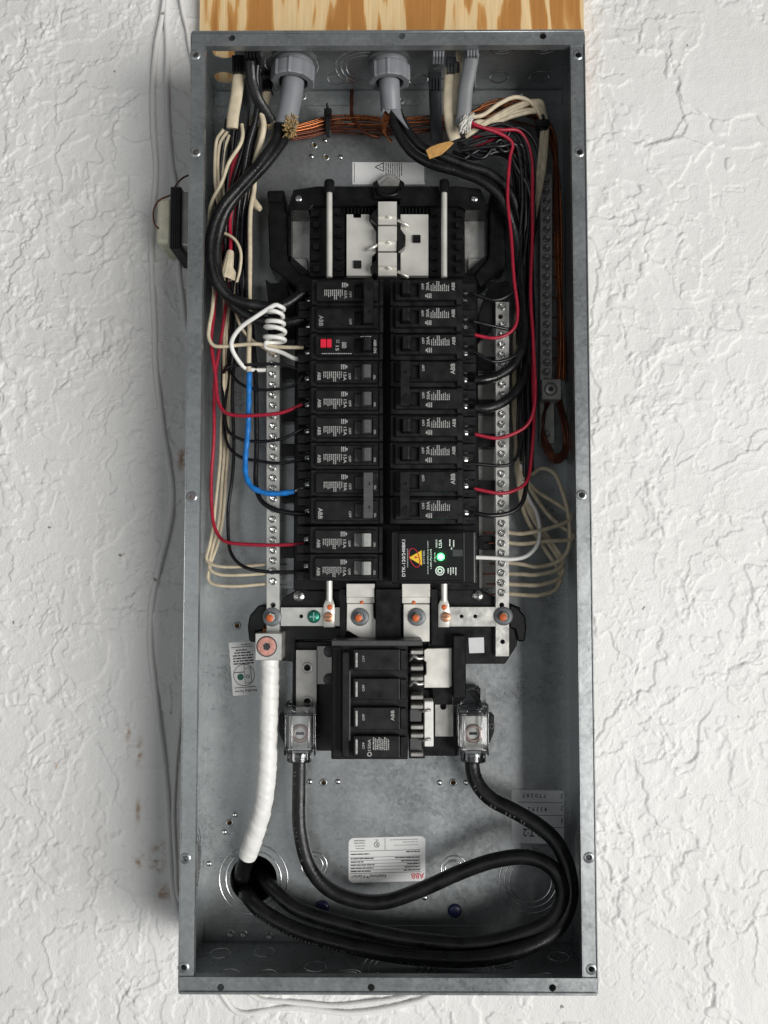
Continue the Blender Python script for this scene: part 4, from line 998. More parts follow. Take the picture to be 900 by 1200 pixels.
# left bundle, from the back to the front
for k, (pts, lab) in enumerate((
    ([(262, 152, .055), (253, 166, .05), (252, 205, .045), (256, 245, .035), (262, 330, .025), (262, 440, .022), (258, 530, .022), (252, 600, .024), (245, 640, .026), (242, 655, .028), (249, 662, .030), (268, 664.5, .030), (300, 662, .030), (314, 661, .030)], 'cream neutral wire entering the bar highest of the three low bends'),
    ([(266, 154, .05), (257, 170, .046), (256, 215, .04), (262, 300, .026), (266, 400, .02), (264, 470, .020), (262, 540, .020), (256, 610, .022), (248, 648, .025), (246, 666, .028), (258, 673, .030), (285, 673.5, .030), (314, 672.5, .030)], 'cream neutral wire entering the bar between two other low bends'),
    ([(268, 158, .045), (262, 180, .04), (262, 240, .03), (268, 380, .018), (268, 470, .018), (265, 560, .018), (257, 630, .022), (247, 662, .026), (244, 678, .028), (252, 685, .030), (280, 687, .030), (314, 684.5, .030)], 'cream neutral wire entering the bar lowest of the three low bends'))):
    o = wire(pts, .0016, WCRM, lab, GN1)
    y = (661, 673, 685)[k]; bare_end(o, [(308, y, .0302), (336, y+.4, .0302)], .0009, INK)
wire([(275, 145, .05), (272, 180, .04), (268, 250, .025), (266, 350, .018), (270, 420, .02), (262, 436, .030), (270, 429.5, .040), (300, 427.5, .046), (330, 427, TL), (354, 434, TL)], .0016, WBLK, 'black wire to the breaker directly below the red-buttoned one', GW1)
wire([(283, 150, .05), (278, 200, .035), (275, 260, .025), (272, 360, .02), (268, 415, .022), (270, 435, .026), (281, 450, .034), (300, 456.5, .040), (322, 456, .046), (345, 451, TL), (354, 440, TL)], .0016, WBLK, 'black wire sagging under the cream wire by the white coil', GW1)
wire([(278, 150, .045), (272, 220, .03), (266, 330, .02), (261, 420, .02), (262, 470, .024), (266, 503, .030), (280, 514, .038), (300, 517, .044), (330, 514, TL), (354, 503, TL)], .0016, WBLK, 'black wire to the third 15A breaker below the red buttons', GW1)
wire([(290, 150, .045), (282, 210, .03), (278, 300, .02), (270, 420, .018), (263, 480, .022), (266, 518, .028), (280, 535, .036), (305, 541, .044), (330, 542.5, TL), (356, 538, TL)], .0016, WBLK, 'black wire to the 15A breaker just above the blue wire', GW1)
wire([(292, 148, .04), (288, 210, .03), (284, 300, .02), (278, 400, .022), (272, 450, .026), (274, 505, .028), (272, 560, .030), (267.5, 600, .032), (268, 640, .036), (276, 657, .042), (290, 666, .046), (310, 669.5, .050), (330, 670, TL), (358, 670, TL)], .0017, WBLK, 'long black wire swinging down to the lowest breaker', GW1)
wire([(297, 145, .05), (292, 200, .035), (287, 260, .026), (290, 340, .024), (297, 400, .028), (299, 440, .034), (301, 500, .036), (299.5, 560, .038), (305, 584, .042), (320, 596, .048), (340, 601, TL), (357, 603, TL)], .0024, WBLK, 'thick black wire beside the blue tape entering the two-pole 30A', GW1)
wire([(289, 165, .045), (282, 190, .04), (276, 220, .035), (270, 300, .03), (262, 380, .026), (252, 440, .028), (251, 500, .030), (248, 560, .030), (249, 608, .032), (256, 628, .036), (268, 636, .042), (300, 638, .048), (330, 638.5, TL), (357, 638, TL)], .0017, WRED, 'long red wire swinging down to a pale-handled breaker', GW1)
wire([(286, 162, .05), (274, 190, .048), (270.5, 215, .046), (267, 240, .042), (265, 275, .036), (258, 300, .034), (253, 325, .032), (250, 370, .034), (248, 400, .036), (252, 440, .038), (255, 468, .040), (263, 482, .044), (278, 486.5, .047), (305, 486.5, .050), (330, 484, TL), (355, 474, TL)], .0018, WRED, 'red wire curving into the second 15A breaker below the red buttons', GW1)
wire([(288, 160, .052), (279, 185, .050), (275, 205, .048), (272, 240, .044), (269, 262, .042), (270.5, 285, .044), (270, 300, .046)], .0018, WRED, 'short red wire ending in the upright cream wire nut', GW1)
o = wire([(283, 146, .062), (284, 158, .064), (281, 170, .064), (269, 190, .062), (260, 214, .060), (249, 234, .058), (245, 252, .054), (246, 290, .045), (250, 330, .045), (249, 360, .048), (246, 380, .050), (245, 395, .050), (251, 405, .050), (265, 406, .050), (300, 403.5, .052), (325, 406, .053), (356, 407, .053)], .0018, WCRM, 'cream wire bending square beneath the thick cables to the red-buttoned breaker', GW1)
wire([(253, 300, .040), (252, 285, .042), (253, 273, .044), (263, 273, .046), (276, 281, .048), (282.5, 296, .048), (281, 316, .046), (276, 335, .042), (275, 355, .038), (279, 374, .038), (286, 388, .038), (296, 399, .038), (312, 410, .036), (322, 415, .036)], .0015, WCRM, 'thin cream wire making a small loop beside the upright wire nut', GW1)
# white wire with blue tape
pts = [(309, 128, .05), (306, 150, .046), (303, 165, .044), (298, 190, .040), (298, 220, .038), (294, 246, .038), (292.5, 280, .038), (293, 330, .038), (292, 380, .040), (292, 437, .042)]
o = wire(pts, .0023, WCRM, 'long straight cream wire whose lower end is wrapped in blue tape', GW1)
m = MB(); bpts = path([(292, 436, .042), (291.5, 470, .042), (290.5, 505, .042), (287.5, 540, .043), (289, 560, .045), (297, 572, .048), (313, 578, .050), (330, 578, TL), (345, 576, TL)], step=.0018)
m.tube(bpts, [.0026+.00022*math.sin(i*.9) for i in range(len(bpts))], 12); attach(m.build('blue_tape', WBLU), o)
bare_end(o, [(344, 576, TL), (358, 571, .050)], .0013, TIN)
# thick black pair out of the first conduit
wire([(327, 148, .052), (322, 165, .056), (305, 190, .062), (280, 219, .067), (258, 246, .070), (247.5, 275, .071), (246.5, 305, .070), (253, 331, .067), (271, 350, .062), (300, 357.5, .058), (330, 358, .055), (356, 343, TL)], .0050, RUB, 'thick black cable arcing along the box edge, outer of the pair', 'thick black cables of the two-pole 60A', n=16)
wire([(337, 152, .046), (331, 168, .050), (313, 190, .056), (288, 217, .061), (266, 246, .062), (256, 275, .060), (254, 303, .059), (258, 332, .058), (275, 359, .056), (300, 374, .054), (330, 378, .053), (356, 374, TL)], .0050, RUB, 'thick black cable arcing along the box edge, inner of the pair', 'thick black cables of the two-pole 60A', n=16)
# white coil pigtail
coil = [P(356, 421, TL), P(345, 420, .052), P(330, 413, .050), P(312, 407, .050)]
c_ax = P(323, 404, .052); top_ = P(323, 362, .056); turns = 4.6; nk = 74
for k in range(nk+1):
    u = k/nk; a_ = R(180)+2*math.pi*turns*u; c_ = c_ax.lerp(top_, u); rr = S(10.6, .055)*(1-.06*math.sin(k*.7))
    coil.append(c_+Vector((rr*math.cos(a_)+.0006*math.sin(k*.31), -rr*.85*math.sin(a_)*1.0-.004, .0012*math.sin(a_*.5))))
coil += [P(322, 357.5, .066), P(300, 371, .064), P(283, 383, .060), P(273, 396, .056), P(271.5, 407, .052), P(277, 419, .047), P(287, 431, .042), P(298, 433.5, .034), P(314, 433.5, .030)]
m = MB(); m.tube(spline(coil, .0016), .0021, 12); tag(recenter(m.build('wire', WWHT)), 'bright white pigtail wound into a coil beside the red-buttoned breaker', 'wire', GW1)
# wire nuts
def wire_nut(p, axis, label, L=.021, r=.0062):
    m = MB(); m.lathe(p, axis, [(0, r*.80), (0, r), (.004, r*1.02), (.0042, r*.93), (L*.55, r*.78), (L*.93, r*.55), (L, r*.42), (L, 0)], 24, False, lambda k, q: 1.0 if k % 2 else .93)
    # wings
    ax = Vector(axis).normalized(); s_ = ax.cross(Vector((0, 1, 0))).normalized()
    for sg in (-1, 1):
        c = Vector(p); w = [c+s_*sg*r*.8, c+s_*sg*r*1.35, c+s_*sg*r*1.3+ax*L*.28, c+s_*sg*r*.6+ax*L*.5]
        t_ = Vector((0, .0009, 0)); A = [m.bm.verts.new(v-t_) for v in w]; B = [m.bm.verts.new(v+t_) for v in w]
        m.bm.faces.new(A); m.bm.faces.new(B)
        for i in range(4): m.bm.faces.new((A[i], A[(i+1) % 4], B[(i+1) % 4], B[i]))
    return tag(recenter(m.build('wire_nut', WCRM, None, 35)), label, 'wire nut', 'cream wire nuts')
wire_nut(P(264.5, 327, .050), (P(270, 295, .050)-P(264.5, 327, .050)), 'upright cream wire nut capping a short red wire', .028, .0066)
wire_nut(P(289, 230, .024), (P(309, 249, .028)-P(289, 230, .024)), 'slanted cream wire nut behind the long cream wire', .021, .0056)
for k, (xa, xb, dd) in enumerate(((258, 262, .02), (264, 268, .016), (272, 277, .014), (280, 284, .012), (286, 286, .015), (255, 254, .03))):
    wire([(xb+12, 140, dd+.02), (xb+6, 180, dd+.012), (xb, 240, dd+.006), (xa+4, 300, dd+.012), (xa, 340+(xa-258)*.8, dd+.02)], .0016, WBLK if k != 1 else DGRY, 'black wire hanging in the crowded bundle beside the long cream wire', 'black wires bundled by the box edge')

# cables clamped in at the top, first group
def clamp(px, py, w, h, d0, d1, label, material=BLK2):
    t = thing('cable_clamp', P(px, py, d0), label, 'cable clamp', 'slotted plastic cable clamps')
    m = MB(); m.pbox(px-w/2, py, px+w/2, py+h*.45, d0, d1, .0006); m.build('clamp_body', material, t)
    for k in range(4):
        x = px-w/2+(k+.5)*w/4; m = MB(); m.pbox(x-w/11, py+h*.35, x+w/11, py+h, d0+.002, d1+.0008, .0004); m.build('finger', material, t)
    return t
clamp(279, 64, 15, 20, .060, .072, 'black slotted clamp gripping the flat cream cable')
clamp(295, 55, 16, 12, .074, .088, 'black slotted clamp gripping the black cable beside the flat cream cable')
clamp(313, 84, 14, 20, .022, .036, 'black slotted clamp half hidden behind the first conduit nut')
wire([(281, 76, .066), (280, 90, .066), (277, 112, .064), (273, 135, .062), (272, 150, .060)], .0058, WCRM, 'flat cream sheathed cable split open above the wires', 'sheathed cables entering at the top', name='sheathed_cable', cat='cable', flat=(.45, 1), n=16)
wire([(293, 62, .082), (293.5, 75, .080), (295, 95, .074), (301, 115, .068), (310, 130, .060), (318, 142, .052)], .0052, RUB, 'black sheathed cable twisting beside the flat cream cable', 'sheathed cables entering at the top', name='sheathed_cable', cat='cable', flat=(.5, 1), n=16)
wire([(303, 66, .076), (301, 90, .070), (303, 112, .064), (299, 140, .060), (291, 170, .056), (286, 205, .050), (280, 240, .036)], .0030, WBLK, 'black sheathed cable running down behind the thick pair', 'sheathed cables entering at the top', name='sheathed_cable', cat='cable')
wire([(290, 84, .05), (289, 110, .048), (286, 135, .046), (285, 150, .044)], .0058, DGRY, 'dark grey sheathed cable between the cream and black ones', 'sheathed cables entering at the top', name='sheathed_cable', cat='cable', flat=(.45, 1), n=16)
wire([(314, 98, .03), (312, 115, .03), (307, 128, .032), (297, 140, .036), (290, 152, .04)], .0045, WCRM, 'cream cable slipping behind the first conduit pipe', 'sheathed cables entering at the top', name='sheathed_cable', cat='cable', flat=(.5, 1))
wire([(306, 134, .058), (309, 148, .058), (305, 170, .052), (298, 192, .046)], .0029, WCRM, 'short bright cream wire crossing behind the thick black pair', GW1)
m = MB()
for k in range(26):
    a_ = P(random.uniform(300, 334), random.uniform(136, 152), .05); b_ = a_+Vector((random.uniform(-.012, .012), random.uniform(-.006, .006), random.uniform(-.012, .010)))
    m.tube(spline([a_, (a_+b_)/2+Vector((random.uniform(-.004, .004), -.003, random.uniform(-.004, .004))), b_]), .00035, 5)
tag(m.build('frayed_fibres', BURL), 'stray brown fibres hanging beside the first conduit pipe', 'fibres', kind='stuff')

# conduits
def conduit(px, d, tip, label, dt, rn=.0205, rt=.0107):
    q = P(px, 62, d); base = Vector((q.x, -d, H2-T))
    t = thing('conduit_fitting', base, label, 'conduit fitting', 'grey conduit fittings in the top')
    ax = (P(tip[0], tip[1], dt)-base).normalized(); ax2 = (ax+Vector((0, 0, -1.4))).normalized()
    m = MB(); m.lathe(base, ax2, [(-.002, rn*1.06), (.003, rn*1.06), (.0034, rn*.9), (.010, rn*.86)], 40); m.build('collar', PVC2, t, 40)
    m = MB(); rib = lambda k, r: 1.055 if k % 6 == 0 else 1.0
    m.lathe(base, ax2, [(.0085, rn*.72), (.0085, rn*.97), (.0100, rn), (.0222, rn), (.0235, rn*.96), (.0235, rn*.70), (.0085, rn*.70)], 54, False, rib); m.build('lock_nut', PVC, t)
    m = MB()
    for k in range(3): m.lathe(base, ax2, [(.0040+.0016*k, rn*.88), (.0048+.0016*k, rn*.94), (.0056+.0016*k, rn*.88)], 40)
    m.build('thread', PVC, t)
    m = MB(); pts = spline([base+ax2*-.002, base+ax2*.012, base+ax2*.028, P(tip[0], tip[1], dt)])
    m.tube(pts, rt, 24); m.build('pipe', PVC, t, 60)
    return t
conduit(345, .056, (334.5, 148), 'grey conduit nut and pipe with fraying fibre at its end', .050)
conduit(456, .056, (458, 129), 'grey conduit nut with the pipe torn open over two black cables', .046, .0195, .0098)
m = MB()     # frayed burlap wrap at the end of the first pipe
for k in range(170):
    a_ = P(random.uniform(333, 347), random.uniform(136, 158), random.uniform(.052, .062))
    b_ = a_+Vector((random.uniform(-.003, .003), random.uniform(-.003, .001), random.uniform(-.006, .004)))
    m.tube([a_, (a_+b_)/2+Vector((random.uniform(-.0015, .0015), -.001, 0)), b_], .00042, 5)
tag(m.build('frayed_fibres', BURL), 'tuft of tan fibre frayed at the end of the first conduit pipe', 'fibres', kind='stuff')
# torn sheath and copper shield of the second pipe
m = MB(); m.pprism([(449, 124), (468, 123), (472, 138), (479, 151), (476, 149), (466, 138), (458, 128), (452, 140), (448, 146), (446, 140)], .050, .0525, .0004)
tag(recenter(m.build('torn_sheath', PVC)), 'torn grey sheath flap hanging over two black cables', 'cable sheath')
m = MB()
for k in range(16):
    m.tube(spline([P(452+k*.35, 130+k*.4, .053), P(447+k*.3, 143+k*.6, .056), P(449+k*.4, 155+k*.5, .056), P(455+k*.25, 161+k*.4, .055), P(458+k*.1, 164, .054)]), .0005, 5)
tag(recenter(m.build('copper_shield', COPR)), 'fan of bare copper shield strands below the torn sheath', 'wire strands')

# thick pair of the right bank
wire([(457, 130, .046), (464, 152, .050), (480, 176, .052), (505, 192, .052), (540, 203, .050), (568, 214, .050), (590, 236, .046), (604, 280, .036), (612, 340, .034), (614, 395, .038), (604, 424, .044), (586, 439, .048), (570, 445, TL), (556, 446, TL)], .0046, RUB, 'thick black cable from the torn sheath to the upper 50A pole', 'thick black cables of the two-pole 50A', n=16)
wire([(464, 128, .040), (474, 148, .044), (492, 170, .046), (515, 182, .046), (545, 194, .044), (574, 203, .042), (598, 226, .038), (610, 270, .030), (618, 340, .026), (619, 420, .030), (609, 452, .038), (592, 470, .046), (572, 478, TL), (556, 478, TL)], .0046, RUB, 'thick black cable from the torn sheath to the lower 50A pole', 'thick black cables of the two-pole 50A', n=16)
# clamps and cables, second group
clamp(514, 55, 14, 11, .072, .086, 'grey slotted clamp over a dark cable near the second conduit nut', PVC)
clamp(510, 84, 15, 20, .022, .034, 'dark slotted clamp low on the dark grey cable', DGRY)
clamp(531, 66, 15, 18, .058, .070, 'dark slotted clamp gripping the torn cream cable', DGRY)
clamp(554, 55, 14, 10, .074, .088, 'grey slotted clamp gripping the grey twisted cable', PVC)
clamp(553, 84, 10, 18, .024, .036, 'grey slotted clamp behind the grey twisted cable', PVC2)
for k in range(5):
    x = 262+k*6
    wire([(288+k*4, 148, .056-.003*k), (284+k*3, 175, .054-.003*k), (x+10, 215, .050-.003*k), (x+4, 255, .044-.003*k), (x+2, 300, .038), (x+4, 336+k*5, .044)], .0017, WBLK, 'black wire hanging in the crowded bundle beside the long cream wire', 'black wires bundled by the box edge')
GT2 = 'sheathed cables entering at the top, shaded group'
wire([(510, 98, .028), (510, 120, .028), (511, 145, .030), (512, 165, .034)], .0062, DGRY, 'dark grey sheathed cable dropping behind the kraft paper scrap', GT2, name='sheathed_cable', cat='cable', flat=(.5, 1), n=16)
wire([(528, 80, .064), (527, 100, .062), (526, 125, .058), (529, 150, .054), (533, 164, .050)], .0056, WCRM, 'cream sheathed cable torn at its tip', GT2, name='sheathed_cable', cat='cable', flat=(.5, 1), n=16)
wire([(538, 60, .070), (536, 90, .066), (534, 115, .060), (533, 135, .056)], .0036, WCRM, 'second narrow cream cable beside the torn one', GT2, name='sheathed_cable', cat='cable', flat=(.6, 1))
wire([(553, 62, .082), (550, 82, .078), (546, 105, .072), (544, 128, .066), (541, 148, .060)], .0070, PVC2, 'grey twisted sheathed cable ending in a white fibre tuft', GT2, name='sheathed_cable', cat='cable', flat=(.5, 1), n=18)
m = MB()
for k in range(90):
    a_ = P(random.uniform(543, 556), random.uniform(132, 140), random.uniform(.062, .068)); b_ = P(a_.x*0+random.uniform(537, 551), random.uniform(144, 157), random.uniform(.062, .072))
    m.tube(spline([a_, (a_+b_)/2+Vector((random.uniform(-.002, .002), -.002, 0)), b_]), .00040, 5)
tag(m.build('frayed_fibres', HEMP), 'white fibre tuft spilling from the grey twisted cable', 'fibres', kind='stuff')
m = MB(); m.pprism([(499, 176), (504, 172), (515, 168), (527, 165), (532, 167), (524, 175), (517, 181), (503, 186)], .056, .0575, .0003)
tag(recenter(m.build('paper_scrap', CARD)), 'torn brown kraft paper scrap above the thick black cables', 'paper')

# copper ground wires
GC = 'bare copper ground wires crossing the top'
for k in range(11):
    y = 138+k*1.9; dd = .014+.010*((k*7) % 5)/4
    wire([(325+k, y+12-k*.5, dd+.012), (345, y+9-k*.2, dd+.006), (365, y+4, dd+.002), (385, y-1, dd), (420, y-2+2*math.sin(k*2), dd), (460, y+1*math.cos(k*3), dd), (500, y-2+3*math.sin(k), dd), (540, y-4-k*.4, dd), (575, y-10-(k % 4)*5, dd), (608, y-14-(k % 5)*4, dd), (634, y-8+(k % 3)*3, dd), (645+(k % 4)*1.8, y+10+k, dd), (649+(k % 5)*1.5, 200+k, dd*.7+.004), (651+(k % 5)*1.8, 300, dd*.7), (654+(k % 6)*1.5, 400, dd*.7), (652+(k % 6)*2, 445, dd*.7)], .00095 if k % 2 else .0011, COPR if k < 6 else BRNW, 'bare copper ground wire in the bundle crossing under the conduits', GC, n=7, step=.004)
wire([(412, 106, .008), (412, 120, .012), (413, 135, .018), (420, 148, .022), (432, 158, .022), (444, 161, .020)], .0021, BRNW, 'brown wire dropping from the top and curling left of the torn sheath', None)
for k in range(8):
    wire([(640+k*.9, 466, .012), (637-k*.3+1, 490, .012+k*.001), (635+k*.8, 515, .014), (640+k*1.1, 533-k*.8, .016), (650+k*.2, 543-k*1.3, .017), (661-k*.3, 538-k*1.2, .016), (667-k*.9, 518, .014), (664-k*.9, 494, .012+k*.001), (658-k*.8, 468, .010), (656-k*.4, 440, .008)], .0011, BRNW, 'brown copper ground wire looping below the small square lug', 'brown copper loop', n=7, step=.004)
for k in range(9):
    m = MB(); y = 228+k*24; m.tube([P(646, y, .011), P(653+(k % 3), y+(k % 2)*2, .012)], .0009, 6); e_ = m.build('wire_end', BRNW); attach(e_, bG)
# zip ties
def ztie(px, py, w, h, d, label):
    t = thing('cable_tie', P(px, py, d-.012), label, 'cable tie', 'black cable ties')
    m = MB(); m.pbox(px-w/2, py-h/2, px+w/2, py+h/2, d-.016, d+.001, .0008); m.build('strap', BLK, t)
    m = MB(); m.pbox(px-w*.75, py-h/2-4, px+w*.75, py-h/2+4, d-.008, d+.004, .0010); m.build('buckle', BLK, t)
    m = MB(); m.tube([P(px, py-h/2-3, d+.002), P(px-1, py-h/2-9, d+.005)], .0014, 6); m.build('tail', BLK, t)
ztie(384, 141, 6, 22, .028, 'black cable tie round the copper bundle between the conduits')
ztie(637, 147, 10, 8, .050, 'black cable tie round the aged cream neutral wires')

# right bank wires
wire([(548, 168, .050), (575, 160, .052), (600, 165, .050), (612, 200, .044), (611, 260, .038), (609, 305, .040), (606, 333, .046), (596, 346, .050), (578, 352, TL), (555, 345, TL)], .0017, WBLK, 'black wire to the topmost black-handled breaker', GW2)
wire([(545, 160, .048), (580, 150, .050), (606, 158, .048), (617, 200, .040), (616, 280, .034), (614, 350, .036), (611, 380, .040), (598, 386, .046), (575, 382, .050), (555, 377, TL)], .0017, WBLK, 'black wire to the second black-handled breaker', GW2)
wire([(548, 141, .064), (560, 147, .064), (585, 156, .060), (600, 168, .056), (597, 185, .054), (595, 225, .052), (598, 270, .050), (602, 320, .050), (606, 360, .050), (604, 381, .050), (594, 392, .051), (578, 396, TL), (556, 392, TL)], .0017, WRED, 'bright red wire looping in front of the black ones to a 20A breaker', GW2)
wire([(543, 172, .05), (570, 178, .052), (596, 168, .05), (620, 175, .046), (626, 210, .040), (621, 270, .036), (620, 340, .036), (618, 385, .040), (613, 405, .044), (600, 419, .048), (578, 424, TL), (556, 412, TL)], .0017, WBLK, 'black wire just above the two thick 50A wires', GW2)
wire([(552, 148, .056), (585, 152, .056), (610, 155, .052), (622, 185, .046), (624, 240, .042), (623, 300, .042), (622, 360, .044), (625, 400, .046), (627, 445, .047), (625, 480, .049), (618, 498, .050), (602, 508, .051), (582, 513, TL), (556, 509, TL)], .0017, WRED, 'red wire passing beside the ground bar to the breaker below the 50A', GW2)
wire([(553, 160, .044), (590, 165, .044), (612, 190, .038), (618, 260, .032), (622, 350, .032), (625, 430, .034), (625, 500, .036), (622, 545, .040), (617, 564, .044), (604, 574, .048), (585, 578.5, TL), (556, 573, TL)], .0017, WRED, 'lowest red wire entering the black-handled two-pole 30A', GW2)
wire([(550, 175, .046), (585, 172, .046), (606, 195, .040), (612, 280, .030), (612, 400, .028), (612, 470, .034), (611, 515, .040), (604, 538, .046), (590, 545.5, .050), (556, 544, TL)], .0017, WBLK, 'black wire to the 20A breaker above the black-handled 30A', GW2)
wire([(547, 180, .044), (590, 178, .044), (608, 215, .036), (616, 300, .028), (618, 420, .030), (619, 500, .034), (618, 555, .038), (612, 588, .044), (598, 601, .048), (575, 604.5, TL), (557, 601, TL)], .0022, WBLK, 'black wire swinging lowest into the black-handled two-pole 30A', GW2)
for k, pts in enumerate(([(540, 172, .04), (560, 182, .040), (585, 176, .042), (602, 150, .048), (622, 160, .044), (632, 190, .036), (630, 240, .028), (623, 300, .024), (621, 400, .02), (619, 520, .02)],
        [(530, 178, .036), (555, 186, .036), (580, 180, .038), (598, 190, .036), (606, 260, .028), (608, 340, .022), (608, 440, .020), (610, 540, .018)],
        [(540, 165, .05), (570, 150, .054), (590, 146, .054), (612, 160, .050), (622, 200, .044), (619, 260, .038), (613, 320, .034), (612, 380, .032)])):
    wire(pts, .0018, WBLK, 'black wire lost in the dark bundle beside the ground bar', 'black wires bundled beside the ground bar')
for k in range(9):
    dd = .018+.0035*(k % 5); x = 604+((k*5) % 9)*2.4
    wire([(536+k, 168+k*2.2, dd+.024), (560+k*2, 176+(k % 4)*4-k, dd+.026), (584+k, 164+(k % 3)*7, dd+.026), (600+k*1.5, 172+(k % 4)*8, dd+.020), (x+3, 220+k*3, dd+.012), (x, 290, dd+.004), (x+2, 370, dd), (x+1, 440+k*9, dd-.004), (x, 500+k*8, dd-.008)], .0018, WBLK, 'black wire lost in the dark bundle beside the ground bar', 'black wires bundled beside the ground bar')
wire([(540, 178, .042), (565, 170, .044), (588, 160, .048), (604, 172, .046), (609, 210, .040), (613, 280, .028), (616, 380, .024)], .0018, WRED, 'red wire half hidden behind the black bundle', GW2)
# neutrals of the right bar
ends = [(624, .030), (636, .030), (660, .030), (672, .030), (684, .030), (696, .030)]
belly = [[(640, 620), (664, 612), (669, 604), (655, 592), (626, 572)], [(640, 634), (668, 633), (672, 628), (645, 606), (620, 570)], [(630, 664), (655, 657), (667, 640), (665, 600), (656, 566)], [(628, 674), (652, 668), (659, 655), (640, 625), (618, 590)], [(635, 685), (655, 678), (659, 664), (640, 632), (615, 588)], [(632, 697), (652, 690), (656, 672), (636, 640), (613, 596)]]
toplead = [(603, 140), (610, 134), (617, 128), (622, 124), (627, 122), (632, 122)]
names = ['highest', 'second', 'third', 'fourth', 'fifth', 'lowest']
for k in range(6):
    y, dd = ends[k]; x0, y0 = toplead[k]
    if k == 2: pts = [(596, y, .030), (612, y+1.5, .031)]+[(x, yy, .03) for x, yy in belly[k]]+[(648, 553, .026), (634, 549, .022), (622, 556, .018), (612, 540, .016), (605, 480, .015)]
    else: pts = [(595, y, .030), (612, y+1, .032)]+[(x, yy, .034-.003*i) for i, (x, yy) in enumerate(belly[k])]+[(608-k*.6, 545, .018), (603+k*.5, 500, .016), (602+k*.6, 440, .016), (606+k, 360, .016), (614+k, 300, .02), (624+k*.8, 250, .028), (631+k*1.2, 200, .038), (635+k*1.3, 150, .046), (632+k*1.2, 132, .048), (x0, y0-4, .05), (x0-25, y0+4, .05), (560-k*2, 142+k*3, .054), (546, 150+k*2, .052)]
    o = wire(pts, .0021, WOLV if k != 2 else WCRM, 'aged cream neutral wire, %s entry among those fanned below the brown loop' % names[k], GN2)
    bare_end(o, [(566+k % 3*4, y+.5, .0302), (596, y, .0302)], .0009, BRNW)
wire([(550, 137, .066), (566, 135, .064), (585, 122, .060), (603, 114, .056), (620, 118, .052), (632, 132, .050), (637, 148, .048), (635, 180, .040), (628, 235, .030), (620, 290, .022)], .0020, WCRM, 'bright cream wire arching from the white fibre tuft to the black tie', GN2)
wire([(557, 653.5, .045), (580, 654, .044), (600, 655, .043), (618, 651, .040), (630, 638, .036), (632, 620, .033), (628, 600, .028), (618, 580, .022), (610, 545, .018)], .0020, WWHT, 'white wire leaving the surge protector and curling upward', GN2)

# service cables
def cable(pts, r, label, mats=RUB):
    o = wire(pts, r, mats, label, 'thick black service cables', name='service_cable', cat='cable', n=20, step=.004)
    return o
cA = [(351, 884, .026), (351, 930, .026), (352, 972, .026), (361, 1012, .027), (382, 1040, .028), (415, 1054, .029), (452, 1056, .030), (495, 1042, .032), (540, 1022, .036), (580, 1008, .042), (618, 1004, .050), (647, 1017, .056), (659, 1046, .058), (645, 1078, .056), (600, 1098, .050), (545, 1106, .044), (470, 1099, .038), (400, 1082, .030), (350, 1066, .022), (325, 1047, .012), (311, 1031, -.004), (306, 1024, -.03), (304, 1024, -.10)]
cB = [(553, 884, .026), (554.5, 904, .028), (561, 921, .031), (576, 937, .035), (603, 951, .041), (632, 968, .047), (653, 988, .052), (666, 1018, .054), (668, 1054, .055), (650, 1090, .057), (605, 1114, .060), (550, 1124, .056), (480, 1121, .050), (410, 1108, .044), (350, 1092, .036), (310, 1070, .026), (291, 1050, .010), (287, 1042, -.02), (289, 1040, -.06), (291, 1038, -.10)]
coA = cable(cA, .0069, 'thick black cable from the lug beside the white taped cable, looping to the wall')
coB = cable(cB, .0072, 'thick black cable dropping from the lug beside the white strip, outer loop')
def cable_print(o, pp, off, seed, r, parent):
    """row of small worn letters printed along a cable"""
    pts = path(pp, step=.0012); rnd = random.Random(seed); m = MB()
    for i in range(0, len(pts)-3, 3):
        if rnd.random() < .3: continue
        p = pts[i]; t = (pts[i+1]-pts[i]).normalized(); nrm = Vector((0, -1, 0)); nrm = (nrm-t*nrm.dot(t)).normalized(); b = t.cross(nrm)
        dirv = (nrm*math.cos(off)+b*math.sin(off)); bt_ = t.cross(dirv)
        c = p+dirv*(r+.00012); l = rnd.uniform(.0008, .0016); h = .0014
        if rnd.random() < .5:
            m.quad(c-bt_*h, c-bt_*h+t*.00035, c+bt_*h+t*.00035, c+bt_*h); m.quad(c+bt_*h*.7, c+bt_*h*.7+t*l, c+bt_*h+t*l, c+bt_*h)
        else:
            m.quad(c-bt_*h, c-bt_*h+t*l, c-bt_*h*.6+t*l, c-bt_*h*.6); m.quad(c+t*l, c+bt_*h+t*l, c+bt_*h+t*(l-.0003), c+t*(l-.0003))
    attach(m.build('cable_print', mat('faded_print', (.36, .36, .35), .6)), o)
cable_print(coB, cB[10:17], -.55, 3, .0072, coB); cable_print(coB, cB[1:6], .55, 5, .0072, coB); cable_print(coA, cA[0:4], .6, 8, .0069, coA)
